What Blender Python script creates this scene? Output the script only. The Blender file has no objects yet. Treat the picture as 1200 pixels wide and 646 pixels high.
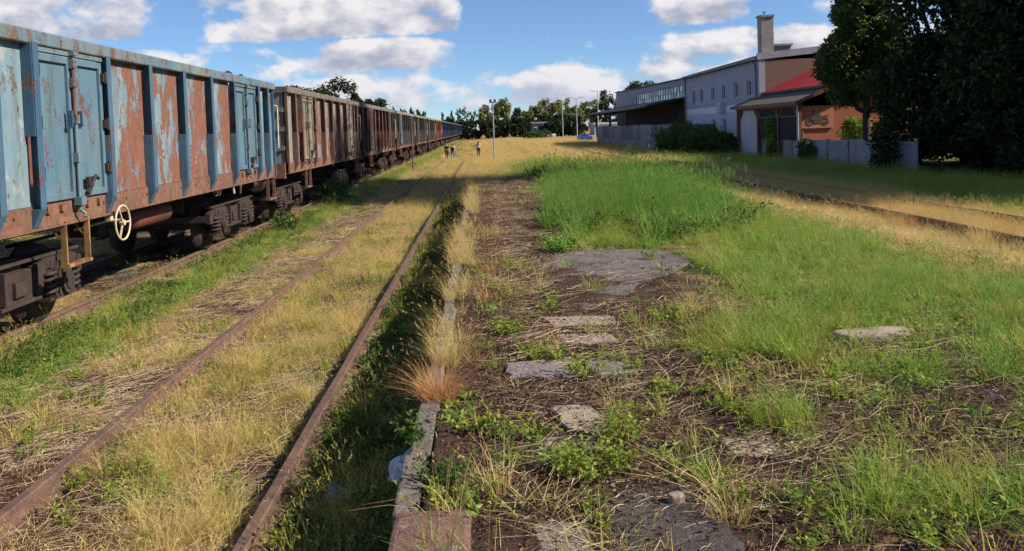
import bpy, math, random
import numpy as np
from mathutils import Matrix, Vector

R = math.radians
random.seed(7)
rng = np.random.default_rng(11)
scene = bpy.context.scene
col = scene.collection

# ------------------------------------------------------------------ camera
cam_d = bpy.data.cameras.new('camera'); cam = bpy.data.objects.new('camera', cam_d); col.objects.link(cam)
cam_d.sensor_width = 36.0; cam_d.lens = 30.0
cam_d.shift_y = -(323.0 - 196.0) / 1200.0          # the photograph is the lower part of a taller frame
cam_d.clip_start = 0.05; cam_d.clip_end = 6000
_f = Vector((-0.035, 0.044, -1)).normalized()       # track direction seen from the camera
_u = Vector((-math.sin(R(2)), math.cos(R(2)), 0)); _u = (_u - _f * _u.dot(_f)).normalized()
_r = _f.cross(_u)
cam.matrix_world = Matrix.Translation((0, 0, 1.58)) @ Matrix((_r, _f, _u)).to_4x4()
scene.camera = cam

# ------------------------------------------------------------------ sun, sky, exposure
SUN_EL, SUN_AZ = R(37), R(102)                      # azimuth clockwise from +Y
sd = bpy.data.lights.new('sun', 'SUN'); sun = bpy.data.objects.new('sun', sd); col.objects.link(sun)
sd.energy = 5.0; sd.angle = R(0.55); sd.color = (1.0, 0.90, 0.76)
to_sun = Vector((math.sin(SUN_AZ) * math.cos(SUN_EL), math.cos(SUN_AZ) * math.cos(SUN_EL), math.sin(SUN_EL)))
sun.rotation_euler = to_sun.to_track_quat('Z', 'Y').to_euler()
scene.view_settings.view_transform = 'Standard'
scene.view_settings.look = 'None'
scene.view_settings.exposure = 0.48
scene.view_settings.gamma = 1.0
scene.cycles.max_bounces = 5; scene.cycles.diffuse_bounces = 3; scene.cycles.glossy_bounces = 2; scene.cycles.transmission_bounces = 3; scene.cycles.transparent_max_bounces = 4
scene.cycles.use_adaptive_sampling = True; scene.cycles.adaptive_threshold = 0.03
scene.cycles.caustics_reflective = False; scene.cycles.caustics_refractive = False


class NT:
    """tiny node-tree writer"""
    def __init__(s, tree): s.t = tree; s.n = tree.nodes; s.l = tree.links
    def node(s, typ, **kw):
        n = s.n.new(typ)
        for k, v in kw.items(): setattr(n, k, v)
        return n
    def put(s, sock, v):
        if hasattr(v, 'bl_idname') and hasattr(v, 'is_linked'): s.l.new(v, sock)
        elif v is not None: sock.default_value = v
    def m(s, op, a, b=None, c=None, clamp=False):
        n = s.node('ShaderNodeMath', operation=op, use_clamp=clamp)
        s.put(n.inputs[0], a)
        if b is not None: s.put(n.inputs[1], b)
        if c is not None: s.put(n.inputs[2], c)
        return n.outputs[0]
    def vm(s, op, a, b=None):
        n = s.node('ShaderNodeVectorMath', operation=op)
        s.put(n.inputs[0], a)
        if b is not None: s.put(n.inputs[1], b)
        return n.outputs[0]
    def noise(s, vec, scale, detail=4, rough=0.5, dist=0.0, color=False):
        n = s.node('ShaderNodeTexNoise')
        s.put(n.inputs['Vector'], vec)
        n.inputs['Scale'].default_value = scale; n.inputs['Detail'].default_value = detail
        n.inputs['Roughness'].default_value = rough; n.inputs['Distortion'].default_value = dist
        return n.outputs['Color' if color else 'Fac']
    def ss(s, v, a, b):
        n = s.node('ShaderNodeMapRange', interpolation_type='SMOOTHSTEP', clamp=True)
        s.put(n.inputs[0], v); n.inputs[1].default_value = a; n.inputs[2].default_value = b
        return n.outputs[0]
    def mix(s, f, a, b, blend='MIX'):
        n = s.node('ShaderNodeMix', data_type='RGBA', blend_type=blend)
        s.put(n.inputs[0], f)
        for k, v in ((6, a), (7, b)):
            if isinstance(v, (tuple, list)): v = tuple(v) + (1.0,) * (4 - len(v))
            s.put(n.inputs[k], v)
        return n.outputs[2]


world = bpy.data.worlds.new('World'); scene.world = world; world.use_nodes = True
def build_world():
    w = NT(world.node_tree); w.n.clear()
    out = w.node('ShaderNodeOutputWorld')
    sky = w.node('ShaderNodeTexSky', sky_type='NISHITA')
    sky.sun_disc = False; sky.sun_elevation = SUN_EL; sky.sun_rotation = SUN_AZ
    sky.air_density = 1.0; sky.dust_density = 0.0; sky.ozone_density = 1.6; sky.altitude = 2500
    d = w.node('ShaderNodeTexCoord').outputs['Generated']
    sep = w.node('ShaderNodeSeparateXYZ'); w.l.new(d, sep.inputs[0])
    X, Y, Z = sep.outputs
    az = w.m('MULTIPLY', w.m('ARCTAN2', X, Y), 57.2958)
    el = w.m('MULTIPLY', w.m('ARCSINE', Z), 57.2958)
    sc = w.node('ShaderNodeMapping'); sc.inputs['Scale'].default_value = (1, 1, 1.7); w.l.new(d, sc.inputs[0])
    P = sc.outputs[0]
    N1 = w.noise(P, 15, 7, 0.56)
    # the same field a little towards the sun: where it is thinner the cloud faces the light
    off = w.vm('ADD', P, (0.016, -0.004, 0.030))
    N2 = w.noise(off, 15, 4, 0.52)
    big = w.noise(P, 3.1, 2, 0.5)
    # cumulus cover by azimuth for three layers (low, middle, high above the horizon)
    ramp = w.node('ShaderNodeValToRGB'); cr = ramp.color_ramp; cr.interpolation = 'EASE'
    stops = [(-35, .4, .3, .8), (-30, .3, .2, 1.0), (-24, .2, .3, 1.0), (-21.6, .2, .80, .80), (-20.4, .2, 1.0, .35), (-18.6, .2, .65, .30), (-16.5, .2, .3, .85), (-14.4, .35, .60, .95), (-12.0, .55, .80, 1.0),
             (-8, .85, 1.0, 1.0), (-4, .85, 1.0, 1.0), (-1.9, .70, 1.0, .95), (-0.6, .85, .20, .15), (1.0, .72, .0, .0), (3.2, .85, .0, .0), (5.0, 1.0, .2, .0), (7.5, 1.0, .45, .0), (9.5, 1.0, .55, .05),
             (11.2, 1.0, .65, .50), (12.6, 1.0, .75, 1.0), (15.6, 1.0, .80, .98), (17.4, 1.0, .95, .55), (18.6, 1.0, 1.0, .1), (22, .9, .8, .1), (26, .8, .8, .6), (35, .4, .5, .3)]
    while len(cr.elements) < len(stops): cr.elements.new(0.5)
    for e_, (a_, lo, mi, hi) in zip(cr.elements, stops): e_.position = (a_ + 35) / 70; e_.color = (lo, mi, hi, 1)
    w.l.new(w.m('MULTIPLY_ADD', az, 1 / 70, 0.5), ramp.inputs[0])
    rs = w.node('ShaderNodeSeparateColor'); w.l.new(ramp.outputs[0], rs.inputs[0])
    elw = w.m('ADD', el, w.m('MULTIPLY', w.m('SUBTRACT', big, 0.5), 1.6))
    B = None; base_shade = None
    for k, (b0, b1, t0, t1) in enumerate(((0.7, 1.7, 3.3, 5.0), (3.3, 4.3, 5.5, 6.7), (5.7, 6.7, 9.0, 11.5))):
        wgt = w.m('MULTIPLY', w.m('MULTIPLY', w.ss(elw, b0, b1), w.ss(elw, t1, t0)), rs.outputs[k])
        sh = w.m('MULTIPLY', wgt, w.ss(elw, b1 + 1.5, b0))
        B = wgt if B is None else w.m('MAXIMUM', B, wgt)
        base_shade = sh if base_shade is None else w.m('MAXIMUM', base_shade, sh)
    B = w.m('SUBTRACT', w.m('MULTIPLY', B, 1.32), 0.78)
    gen = w.m('MULTIPLY', w.m('SUBTRACT', big, 0.60), 4.0)           # the rest of the sky
    outside = w.m('MAXIMUM', w.ss(el, 9.0, 14.0), w.ss(w.m('ABSOLUTE', az), 27, 34))
    gen = w.m('SUBTRACT', gen, w.m('MULTIPLY', w.m('SUBTRACT', 1.0, outside), 0.6))
    B = w.m('MAXIMUM', B, gen)
    dens = w.m('ADD', w.m('MULTIPLY', B, 1.35), w.m('MULTIPLY', w.m('SUBTRACT', N1, 0.49), 4.4))
    alpha = w.m('MULTIPLY', w.ss(dens, -0.12, 0.68), 0.96)
    lit = w.m('ADD', 0.80, w.m('MULTIPLY', w.m('SUBTRACT', N1, N2), 3.6))
    lit = w.m('SUBTRACT', lit, w.m('MULTIPLY', base_shade, 0.75), clamp=True)
    ccol = w.mix(lit, (0.42, 0.44, 0.55), (0.90, 0.87, 0.87))
    # far cloud near the horizon takes on the haze colour
    ccol = w.mix(w.m('MULTIPLY', w.ss(el, 5.0, 0.5), 0.45), ccol, (0.60, 0.66, 0.80))
    bg1 = w.node('ShaderNodeBackground'); skc = w.mix(1.0, sky.outputs[0], (0.78, 0.92, 1.09), 'MULTIPLY')
    skc = w.mix(w.ss(el, 12.0, 0.0), skc, w.mix(1.0, skc, (0.82, 0.91, 1.0), 'MULTIPLY'))
    w.l.new(skc, bg1.inputs[0]); bg1.inputs[1].default_value = 0.085
    bg2 = w.node('ShaderNodeBackground'); w.l.new(ccol, bg2.inputs[0]); bg2.inputs[1].default_value = 0.72
    mx = w.node('ShaderNodeMixShader')
    w.l.new(alpha, mx.inputs[0]); w.l.new(bg1.outputs[0], mx.inputs[1]); w.l.new(bg2.outputs[0], mx.inputs[2])
    w.l.new(mx.outputs[0], out.inputs[0])
build_world()

# ------------------------------------------------------------------ helpers
def tag(o, label=None, cat=None, group=None, kind=None):
    if label: o['label'] = label
    if cat: o['category'] = cat
    if group: o['group'] = group
    if kind: o['kind'] = kind
    return o

def empty(name, loc=(0, 0, 0), rz=0, parent=None):
    o = bpy.data.objects.new(name, None); col.objects.link(o)
    o.location = loc; o.rotation_euler = (0, 0, rz); o.empty_display_size = 0.2
    if parent: o.parent = parent
    return o

def link(name, me, parent=None, loc=None, material=None):
    o = bpy.data.objects.new(name, me); col.objects.link(o)
    if parent: o.parent = parent
    if loc is not None: o.location = loc
    if material is not None:
        if len(me.materials) == 0: me.materials.append(None)
        o.material_slots[0].link = 'OBJECT'; o.material_slots[0].material = material
    return o

class MB:
    def __init__(s): s.v = []; s.f = []; s.smooth = set()
    def add(s, vs, fs, smooth=False):
        b = len(s.v); s.v += [tuple(p) for p in vs]
        for f in fs:
            if smooth: s.smooth.add(len(s.f))
            s.f.append(tuple(b + i for i in f))
        return s
    def hexa(s, p):
        return s.add(p, [(3, 2, 1, 0), (4, 5, 6, 7), (0, 1, 5, 4), (1, 2, 6, 5), (2, 3, 7, 6), (3, 0, 4, 7)])
    def box(s, x0, x1, y0, y1, z0, z1):
        return s.hexa([(x0, y0, z0), (x1, y0, z0), (x1, y1, z0), (x0, y1, z0), (x0, y0, z1), (x1, y0, z1), (x1, y1, z1), (x0, y1, z1)])
    def bar(s, a, b, w, h):
        a, b = Vector(a), Vector(b); d = (b - a).normalized()
        side = d.cross(Vector((0, 0, 1)))
        side = Vector((1, 0, 0)) if side.length < 1e-4 else side.normalized()
        up = side.cross(d).normalized(); side, up = side * (w / 2), up * (h / 2)
        return s.hexa([a - side - up, a + side - up, b + side - up, b - side - up, a - side + up, a + side + up, b + side + up, b - side + up])
    def tube(s, pts, rad, n=8, cap=True):
        pts = [Vector(p) for p in pts]
        if not hasattr(rad, '__len__'): rad = [rad] * len(pts)
        rings = []
        for i, p in enumerate(pts):
            d = (pts[min(i + 1, len(pts) - 1)] - pts[max(i - 1, 0)]).normalized()
            a = d.cross(Vector((0.31, 0.17, 0.93)))
            if a.length < 1e-3: a = d.cross(Vector((1, 0, 0)))
            a.normalize(); b = d.cross(a)
            rings.append([p + (a * math.cos(2 * math.pi * k / n) + b * math.sin(2 * math.pi * k / n)) * rad[i] for k in range(n)])
        vs = [q for r_ in rings for q in r_]
        fs = [(i * n + k, i * n + (k + 1) % n, (i + 1) * n + (k + 1) % n, (i + 1) * n + k) for i in range(len(pts) - 1) for k in range(n)]
        s.add(vs, fs, True)
        if cap:
            s.add(rings[0], [tuple(range(n))[::-1]]); s.add(rings[-1], [tuple(range(n))])
        return s
    def ring(s, c, axis, Rr, r, n=24, m=8):
        c = Vector(c); ax = Vector(axis).normalized(); a = ax.cross(Vector((0.2, 0.3, 0.9))).normalized(); b = ax.cross(a)
        vs = []
        for i in range(n):
            t = 2 * math.pi * i / n; rad = a * math.cos(t) + b * math.sin(t)
            for k in range(m):
                q = 2 * math.pi * k / m
                vs.append(c + rad * (Rr + r * math.cos(q)) + ax * (r * math.sin(q)))
        return s.add(vs, [(i * m + k, i * m + (k + 1) % m, ((i + 1) % n) * m + (k + 1) % m, ((i + 1) % n) * m + k) for i in range(n) for k in range(m)], True)
    def prism(s, poly, axis, a0, a1):
        """poly: 2D outline in the other two axes, in order"""
        def P(u, v, a): return {'x': (a, u, v), 'y': (u, a, v), 'z': (u, v, a)}[axis]
        n = len(poly)
        vs = [P(u, v, a0) for u, v in poly] + [P(u, v, a1) for u, v in poly]
        return s.add(vs, [tuple(range(n))[::-1], tuple(range(n, 2 * n))] + [(i, (i + 1) % n, n + (i + 1) % n, n + i) for i in range(n)])
    def quad(s, a, b, c, d): return s.add([a, b, c, d], [(0, 1, 2, 3)])
    def mesh(s, name):
        me = bpy.data.meshes.new(name); me.from_pydata(s.v, [], s.f); me.update()
        if s.smooth:
            fl = np.zeros(len(s.f), bool); fl[list(s.smooth)] = True
            me.polygons.foreach_set('use_smooth', fl)
        import bmesh
        bm = bmesh.new(); bm.from_mesh(me); bmesh.ops.recalc_face_normals(bm, faces=bm.faces); bm.to_mesh(me); bm.free()
        return me
    def build(s, name, material, parent=None, loc=None, bevel=0):
        o = link(name, s.mesh(name), parent, loc, material)
        if bevel: add_bevel(o, bevel)
        return o

def add_bevel(o, w, seg=2):
    b = o.modifiers.new('bevel', 'BEVEL'); b.width = w; b.segments = seg; b.limit_method = 'ANGLE'; b.angle_limit = R(40)

def arr_mesh(name, verts, faces, smooth=False):
    me = bpy.data.meshes.new(name)
    me.from_pydata(np.asarray(verts, np.float32), [], np.asarray(faces, np.int32)); me.update()
    if smooth: me.polygons.foreach_set('use_smooth', np.ones(len(me.polygons), bool))
    return me

_tab = {}
def vnoise(x, y, seed=0):
    if seed not in _tab: _tab[seed] = np.random.default_rng(1000 + seed).random((256, 256))
    T = _tab[seed]; x = np.asarray(x, float); y = np.asarray(y, float)
    xi = np.floor(x).astype(int); yi = np.floor(y).astype(int); fx = x - xi; fy = y - yi
    fx = fx * fx * (3 - 2 * fx); fy = fy * fy * (3 - 2 * fy)
    g = lambda i, j: T[i & 255, j & 255]
    return (g(xi, yi) * (1 - fx) + g(xi + 1, yi) * fx) * (1 - fy) + (g(xi, yi + 1) * (1 - fx) + g(xi + 1, yi + 1) * fx) * fy
def fbm(x, y, s, seed=0, o=4):
    t = 0; a = 0.5; n = 0
    for k in range(o):
        t = t + a * vnoise(np.asarray(x) * s, np.asarray(y) * s, seed * 7 + k); n += a; a *= 0.5; s *= 2.03
    return t / n
def sst(v, a, b):
    t = np.clip((np.asarray(v, float) - a) / (b - a), 0, 1); return t * t * (3 - 2 * t)

# ------------------------------------------------------------------ materials
def new_mat(name):
    m = bpy.data.materials.new(name); m.use_nodes = True
    t = NT(m.node_tree); t.n.clear()
    out = t.node('ShaderNodeOutputMaterial'); bs = t.node('ShaderNodeBsdfPrincipled'); t.l.new(bs.outputs[0], out.inputs[0])
    return m, t, bs, out

def coords(t, world=False, jitter=True):
    if world: return t.node('ShaderNodeNewGeometry').outputs['Position']
    c = t.node('ShaderNodeTexCoord').outputs['Object']
    if jitter:
        r = t.node('ShaderNodeObjectInfo').outputs['Random']
        c = t.vm('ADD', c, t.vm('SCALE', (13.7, 7.3, 9.1)) if False else t.m('MULTIPLY', r, 23.0))
    return c

def bump(t, bs, h, strength=0.4, dist=0.02):
    b = t.node('ShaderNodeBump'); b.inputs['Strength'].default_value = strength; b.inputs['Distance'].default_value = dist
    t.l.new(h, b.inputs['Height']); t.l.new(b.outputs[0], bs.inputs['Normal'])

def plain(name, c1, c2=None, rough=0.8, scale=4.0, c3=None, bmp=0.3, metal=0.0, world=False, bdist=0.01):
    """mottled surface: c1/c2 by broad noise, c3 as small stains"""
    m, t, bs, out = new_mat(name)
    c2 = c2 or tuple(x * 0.75 for x in c1)
    P = coords(t, world)
    n = t.noise(P, scale, 6, 0.6)
    base = t.mix(t.ss(n, 0.32, 0.68), c1, c2)
    if c3:
        n3 = t.noise(P, scale * 2.7, 7, 0.65, 0.4); base = t.mix(t.ss(n3, 0.55, 0.68), base, c3)
    t.l.new(base, bs.inputs['Base Color'])
    bs.inputs['Roughness'].default_value = rough; bs.inputs['Metallic'].default_value = metal
    if bmp: bump(t, bs, t.noise(P, scale * 7, 6, 0.6), bmp, bdist)
    return m

def rusty(name, paint, paint2, rust=(0.21, 0.078, 0.044), rust2=(0.12, 0.05, 0.034), amount=0.45, scale=2.4, grad=0.0, streak=0.35, rough=0.62, pale=None):
    """flaking paint over rust; grad > 0 puts more rust along +Y of the object"""
    m, t, bs, out = new_mat(name)
    P = coords(t)
    o = t.node('ShaderNodeTexCoord').outputs['Object']; sp = t.node('ShaderNodeSeparateXYZ'); t.l.new(o, sp.inputs[0])
    st = t.node('ShaderNodeMapping'); st.inputs['Scale'].default_value = (1, 1, 0.45); t.l.new(P, st.inputs[0])
    n = t.noise(st.outputs[0], scale, 10, 0.70, 0.25)
    fine = t.noise(P, scale * 9, 5, 0.6)
    v = t.m('ADD', t.m('ADD', n, t.m('MULTIPLY', t.m('SUBTRACT', fine, 0.5), 0.30)), amount - 0.5)
    if grad: v = t.m('ADD', v, t.m('MULTIPLY', t.m('SUBTRACT', sp.outputs[1], 0.6), grad))
    chip = t.ss(v, 0.478, 0.522)
    tone = t.noise(P, 0.9, 4, 0.55)
    pc = t.mix(t.ss(tone, 0.3, 0.7), paint, paint2)
    sm = t.node('ShaderNodeMapping'); sm.inputs['Scale'].default_value = (5, 5, 0.35); t.l.new(P, sm.inputs[0])
    sk = t.noise(sm.outputs[0], 2.2, 5, 0.6)
    pc = t.mix(t.m('MULTIPLY', t.ss(sk, 0.52, 0.72), streak), pc, tuple(0.45 * a + 0.55 * b for a, b in zip(rust2, paint)))
    if pale:
        pn = t.noise(P, scale * 1.7, 8, 0.7); pc = t.mix(t.m('MULTIPLY', t.ss(pn, 0.55, 0.62), 0.75), pc, pale)
    rn = t.noise(P, scale * 3.1, 7, 0.65)
    rc = t.mix(t.ss(rn, 0.3, 0.7), rust, rust2)
    gm = t.node('ShaderNodeMapping'); gm.inputs['Scale'].default_value = (3, 3, 0.5); t.l.new(P, gm.inputs[0])
    gn = t.noise(gm.outputs[0], 1.7, 7, 0.68)
    pc = t.mix(t.m('MULTIPLY', t.ss(gn, 0.42, 0.72), 0.55), pc, tuple(0.35 * x for x in paint2))      # soot and grease streaks
    # darker lip round each flake, as the paint film lifts
    lip = t.m('MULTIPLY', t.ss(v, 0.455, 0.485), t.m('SUBTRACT', 1.0, chip))
    pc = t.mix(t.m('MULTIPLY', lip, 0.35), pc, rust2)
    t.l.new(t.mix(chip, pc, rc), bs.inputs['Base Color'])
    t.l.new(t.m('ADD', rough - 0.08, t.m('MULTIPLY', chip, 0.25)), bs.inputs['Roughness'])
    h = t.m('SUBTRACT', t.m('MULTIPLY', fine, 0.35), chip)
    h = t.m('ADD', h, t.m('MULTIPLY', t.noise(P, 1.9, 2, 0.5), 4.0))
    bump(t, bs, h, 0.5, 0.014)
    return m

def leafmat(name, c1, c2, c3=None, trans=0.4, rough=0.55, wn=0.6, wscale=0.8):
    """leaf or blade: tone by blade, by plant and by place"""
    m, t, bs, out = new_mat(name)
    g = t.node('ShaderNodeNewGeometry')
    ri = g.outputs['Random Per Island']; ro = t.node('ShaderNodeObjectInfo').outputs['Random']
    wv = t.noise(g.outputs['Position'], wscale, 3, 0.5)
    f = t.m('ADD', t.m('MULTIPLY', ri, 0.45), t.m('MULTIPLY', ro, 0.35))
    f = t.m('ADD', f, t.m('MULTIPLY', t.m('SUBTRACT', wv, 0.4), wn), clamp=True)
    c = t.mix(f, c1, c2)
    if c3:
        c = t.mix(t.ss(t.m('FRACT', t.m('MULTIPLY', ri, 7.13)), 0.72, 0.95), c, c3)
    t.l.new(c, bs.inputs['Base Color'])
    bs.inputs['Roughness'].default_value = rough; bs.inputs['Specular IOR Level'].default_value = 0.25
    tr = t.node('ShaderNodeBsdfTranslucent'); t.l.new(c, tr.inputs[0])
    mx = t.node('ShaderNodeMixShader'); mx.inputs[0].default_value = trans
    t.l.new(bs.outputs[0], mx.inputs[1]); t.l.new(tr.outputs[0], mx.inputs[2]); t.l.new(mx.outputs[0], out.inputs[0])
    return m

def glass(name, c, rough=0.08):
    m, t, bs, out = new_mat(name)
    P = coords(t); n = t.noise(P, 1.3, 3)
    t.l.new(t.mix(n, tuple(x * 0.6 for x in c), c), bs.inputs['Base Color'])
    bs.inputs['Roughness'].default_value = rough; bs.inputs['Specular IOR Level'].default_value = 0.9
    return m

M = {}
M['blue_panel'] = rusty('flaking_blue_paint', (0.225, 0.30, 0.34), (0.165, 0.25, 0.315), rust=(0.245, 0.10, 0.06), rust2=(0.16, 0.068, 0.045), amount=0.475, grad=0.13, scale=3.6, pale=(0.36, 0.36, 0.33))
M['blue_panel_rust'] = rusty('mostly_rusted_blue_paint', (0.225, 0.30, 0.34), (0.165, 0.25, 0.315), rust=(0.25, 0.098, 0.058), rust2=(0.165, 0.068, 0.045), amount=0.50, grad=0.13, scale=3.2, pale=(0.36, 0.36, 0.33))
M['blue_panel_ok'] = rusty('faded_blue_panel_paint', (0.18, 0.285, 0.345), (0.215, 0.28, 0.30), amount=0.39, grad=0.08, pale=(0.36, 0.38, 0.36))
M['blue_frame'] = rusty('blue_frame_paint', (0.045, 0.115, 0.20), (0.078, 0.145, 0.205), amount=0.37, scale=3.0, streak=0.3)
M['blue_rail'] = rusty('blue_top_rail_paint', (0.11, 0.205, 0.26), (0.19, 0.215, 0.205), amount=0.43, scale=4.0, streak=0.5, rust=(0.20, 0.10, 0.06))
M['blue_door'] = rusty('blue_door_paint', (0.092, 0.19, 0.27), (0.13, 0.20, 0.235), amount=0.37, scale=3.5, streak=0.75)
M['sill'] = rusty('rusty_sill', (0.20, 0.11, 0.075), (0.26, 0.15, 0.10), rust=(0.26, 0.12, 0.07), rust2=(0.12, 0.06, 0.04), amount=0.52, scale=3.0)
M['bogie'] = plain('oily_brown_iron', (0.055, 0.035, 0.028), (0.030, 0.021, 0.019), 0.75, 5.0, (0.10, 0.05, 0.03))
M['under'] = plain('dark_underframe', (0.04, 0.028, 0.024), (0.022, 0.017, 0.016), 0.85, 4.0)
M['step'] = rusty('ochre_step_paint', (0.42, 0.25, 0.07), (0.36, 0.19, 0.07), amount=0.47, scale=6)
M['cream'] = plain('cream_handwheel_paint', (0.66, 0.58, 0.38), (0.52, 0.44, 0.28), 0.6, 14.0, (0.22, 0.12, 0.06))
M['white_paint'] = plain('dirty_white_paint', (0.66, 0.63, 0.56), (0.52, 0.48, 0.42), 0.6, 6.0, (0.30, 0.16, 0.09))
M['tank'] = plain('brick_red_tank', (0.20, 0.055, 0.04), (0.12, 0.04, 0.03), 0.7, 4.0)
M['worn_marks'] = rusty('worn_stencil_paint', (0.42, 0.42, 0.38), (0.34, 0.33, 0.29), amount=0.50, scale=9.0)
M['rail'] = plain('rail_rust', (0.17, 0.095, 0.065), (0.105, 0.062, 0.048), 0.72, 9.0, (0.23, 0.14, 0.10), bmp=0.4)
M['sleeper'] = plain('old_sleeper', (0.075, 0.055, 0.042), (0.045, 0.034, 0.028), 0.9, 5.0)
M['concrete'] = plain('weathered_concrete', (0.21, 0.175, 0.15), (0.13, 0.105, 0.085), 0.94, 6.0, (0.075, 0.055, 0.04), bmp=0.9, bdist=0.02)
M['slab'] = plain('grey_platform_slab', (0.25, 0.21, 0.19), (0.165, 0.14, 0.13), 0.93, 6.0, (0.085, 0.055, 0.04), bmp=0.7)
M['slab_dark'] = plain('dark_rough_slab', (0.165, 0.14, 0.13), (0.105, 0.088, 0.08), 0.95, 3.5, (0.24, 0.205, 0.18), bmp=0.9, bdist=0.02)
M['asphalt'] = plain('crumbling_asphalt', (0.095, 0.08, 0.072), (0.06, 0.048, 0.042), 0.95, 7.0, (0.15, 0.125, 0.105), bmp=1.0, bdist=0.025)
M['slab_pale'] = plain('pale_sandy_slab', (0.40, 0.32, 0.255), (0.29, 0.23, 0.18), 0.93, 6.0, (0.10, 0.065, 0.045), bmp=0.6)
M['brickblock'] = plain('reddish_concrete', (0.25, 0.125, 0.092), (0.17, 0.09, 0.072), 0.94, 6.0, (0.30, 0.22, 0.19), bmp=1.0, bdist=0.02)
M['facade_grey'] = plain('grey_blue_plaster', (0.36, 0.39, 0.48), (0.32, 0.35, 0.44), 0.9, 0.9, (0.25, 0.27, 0.34), bmp=0.1)
M['facade_pale'] = plain('pale_plaster', (0.55, 0.56, 0.62), (0.48, 0.49, 0.56), 0.9, 0.9, (0.40, 0.41, 0.46), bmp=0.1)
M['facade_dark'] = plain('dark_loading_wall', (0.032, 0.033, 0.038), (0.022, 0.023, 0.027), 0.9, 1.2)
M['hall_metal'] = plain('grey_sheet_metal', (0.17, 0.20, 0.26), (0.14, 0.165, 0.22), 0.55, 1.0, bmp=0.1)
M['dark_metal'] = plain('dark_metal', (0.035, 0.036, 0.04), (0.025, 0.026, 0.03), 0.6, 4.0)
M['zinc'] = plain('zinc_flashing', (0.42, 0.44, 0.48), (0.33, 0.35, 0.39), 0.45, 2.0, bmp=0.1, metal=0.3)
M['pvc'] = plain('white_window_frame', (0.72, 0.72, 0.74), (0.64, 0.64, 0.67), 0.5, 3.0, bmp=0)
M['pane'] = glass('window_glass', (0.06, 0.07, 0.09))
M['pane_pale'] = plain('broken_frosted_glass', (0.42, 0.46, 0.46), (0.20, 0.25, 0.27), 0.35, 1.4, (0.10, 0.13, 0.14), bmp=0)
M['chimney'] = plain('chimney_render', (0.36, 0.335, 0.31), (0.27, 0.25, 0.235), 0.92, 1.5, (0.18, 0.165, 0.15))
M['dock'] = plain('sooty_dock_concrete', (0.19, 0.205, 0.245), (0.115, 0.125, 0.15), 0.92, 0.8, (0.05, 0.052, 0.06), bmp=0.4)
M['dock_base'] = plain('stained_dock_base', (0.32, 0.325, 0.34), (0.22, 0.225, 0.24), 0.92, 0.9, (0.045, 0.042, 0.042), bmp=0.4)
M['red_roof'] = plain('red_sheet_roof', (0.42, 0.035, 0.045), (0.34, 0.03, 0.04), 0.45, 1.0, bmp=0.05)
M['felt'] = plain('grey_brown_roof_felt', (0.115, 0.10, 0.085), (0.085, 0.075, 0.066), 0.9, 2.0)
M['timber'] = plain('brown_timber', (0.21, 0.085, 0.04), (0.15, 0.06, 0.03), 0.7, 4.0)
M['net'] = plain('black_netting', (0.018, 0.019, 0.022), (0.014, 0.015, 0.017), 0.9, 8.0)
M['board'] = plain('orange_board', (0.60, 0.24, 0.135), (0.54, 0.21, 0.12), 0.75, 1.5, bmp=0.05)
M['soot'] = plain('grey_black_sign_paint', (0.075, 0.06, 0.06), (0.13, 0.085, 0.075), 0.8, 7.0, bmp=0)
M['fence_panel'] = plain('pale_fence_concrete', (0.36, 0.36, 0.385), (0.28, 0.28, 0.30), 0.92, 1.6, (0.17, 0.17, 0.175), bmp=0.4)
M['fence_post'] = plain('fence_post_concrete', (0.22, 0.22, 0.23), (0.16, 0.16, 0.165), 0.92, 2.5)
M['galv'] = plain('galvanised_pole', (0.42, 0.43, 0.45), (0.34, 0.35, 0.37), 0.5, 3.0, bmp=0.1, metal=0.2)
M['bark'] = plain('bark', (0.075, 0.055, 0.042), (0.045, 0.034, 0.027), 0.95, 6.0, bmp=0.8, bdist=0.03)
M['plastic_white'] = plain('white_plastic', (0.62, 0.66, 0.75), (0.50, 0.55, 0.66), 0.45, 9.0, bmp=0.5)
M['plastic_clear'] = plain('milky_plastic', (0.34, 0.37, 0.40), (0.25, 0.28, 0.31), 0.35, 9.0, bmp=0.5)
M['rag'] = plain('turquoise_rag', (0.12, 0.42, 0.45), (0.08, 0.33, 0.38), 0.8, 9.0, bmp=0.4)
M['stone'] = plain('pebble', (0.36, 0.33, 0.30), (0.22, 0.20, 0.18), 0.9, 12.0)

# brick with real joints comes from geometry where near enough; at 40-50 m the courses are a material
def brickmat(name, c1, c2, mortar):
    m, t, bs, out = new_mat(name)
    o = t.node('ShaderNodeTexCoord').outputs['Object']
    mp = t.node('ShaderNodeMapping'); mp.inputs['Rotation'].default_value = (R(90), 0, 0); t.l.new(o, mp.inputs[0])
    b = t.node('ShaderNodeTexBrick'); t.l.new(mp.outputs[0], b.inputs['Vector'])
    b.inputs['Scale'].default_value = 1.0; b.inputs['Brick Width'].default_value = 0.26; b.inputs['Row Height'].default_value = 0.077
    b.inputs['Mortar Size'].default_value = 0.008
    n = t.noise(o, 2.3, 6, 0.6); n2 = t.noise(o, 0.8, 4, 0.6)
    b.inputs['Mortar'].default_value = (*mortar, 1)
    t.l.new(t.mix(n, c1, c2), b.inputs['Color1']); t.l.new(t.mix(n2, c2, c1), b.inputs['Color2'])
    t.l.new(b.outputs[0], bs.inputs['Base Color']); bs.inputs['Roughness'].default_value = 0.9
    bump(t, bs, b.outputs['Fac'], -0.4, 0.01)
    return m
M['brick'] = brickmat('orange_brickwork', (0.50, 0.145, 0.07), (0.42, 0.115, 0.055), (0.38, 0.17, 0.11))
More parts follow.
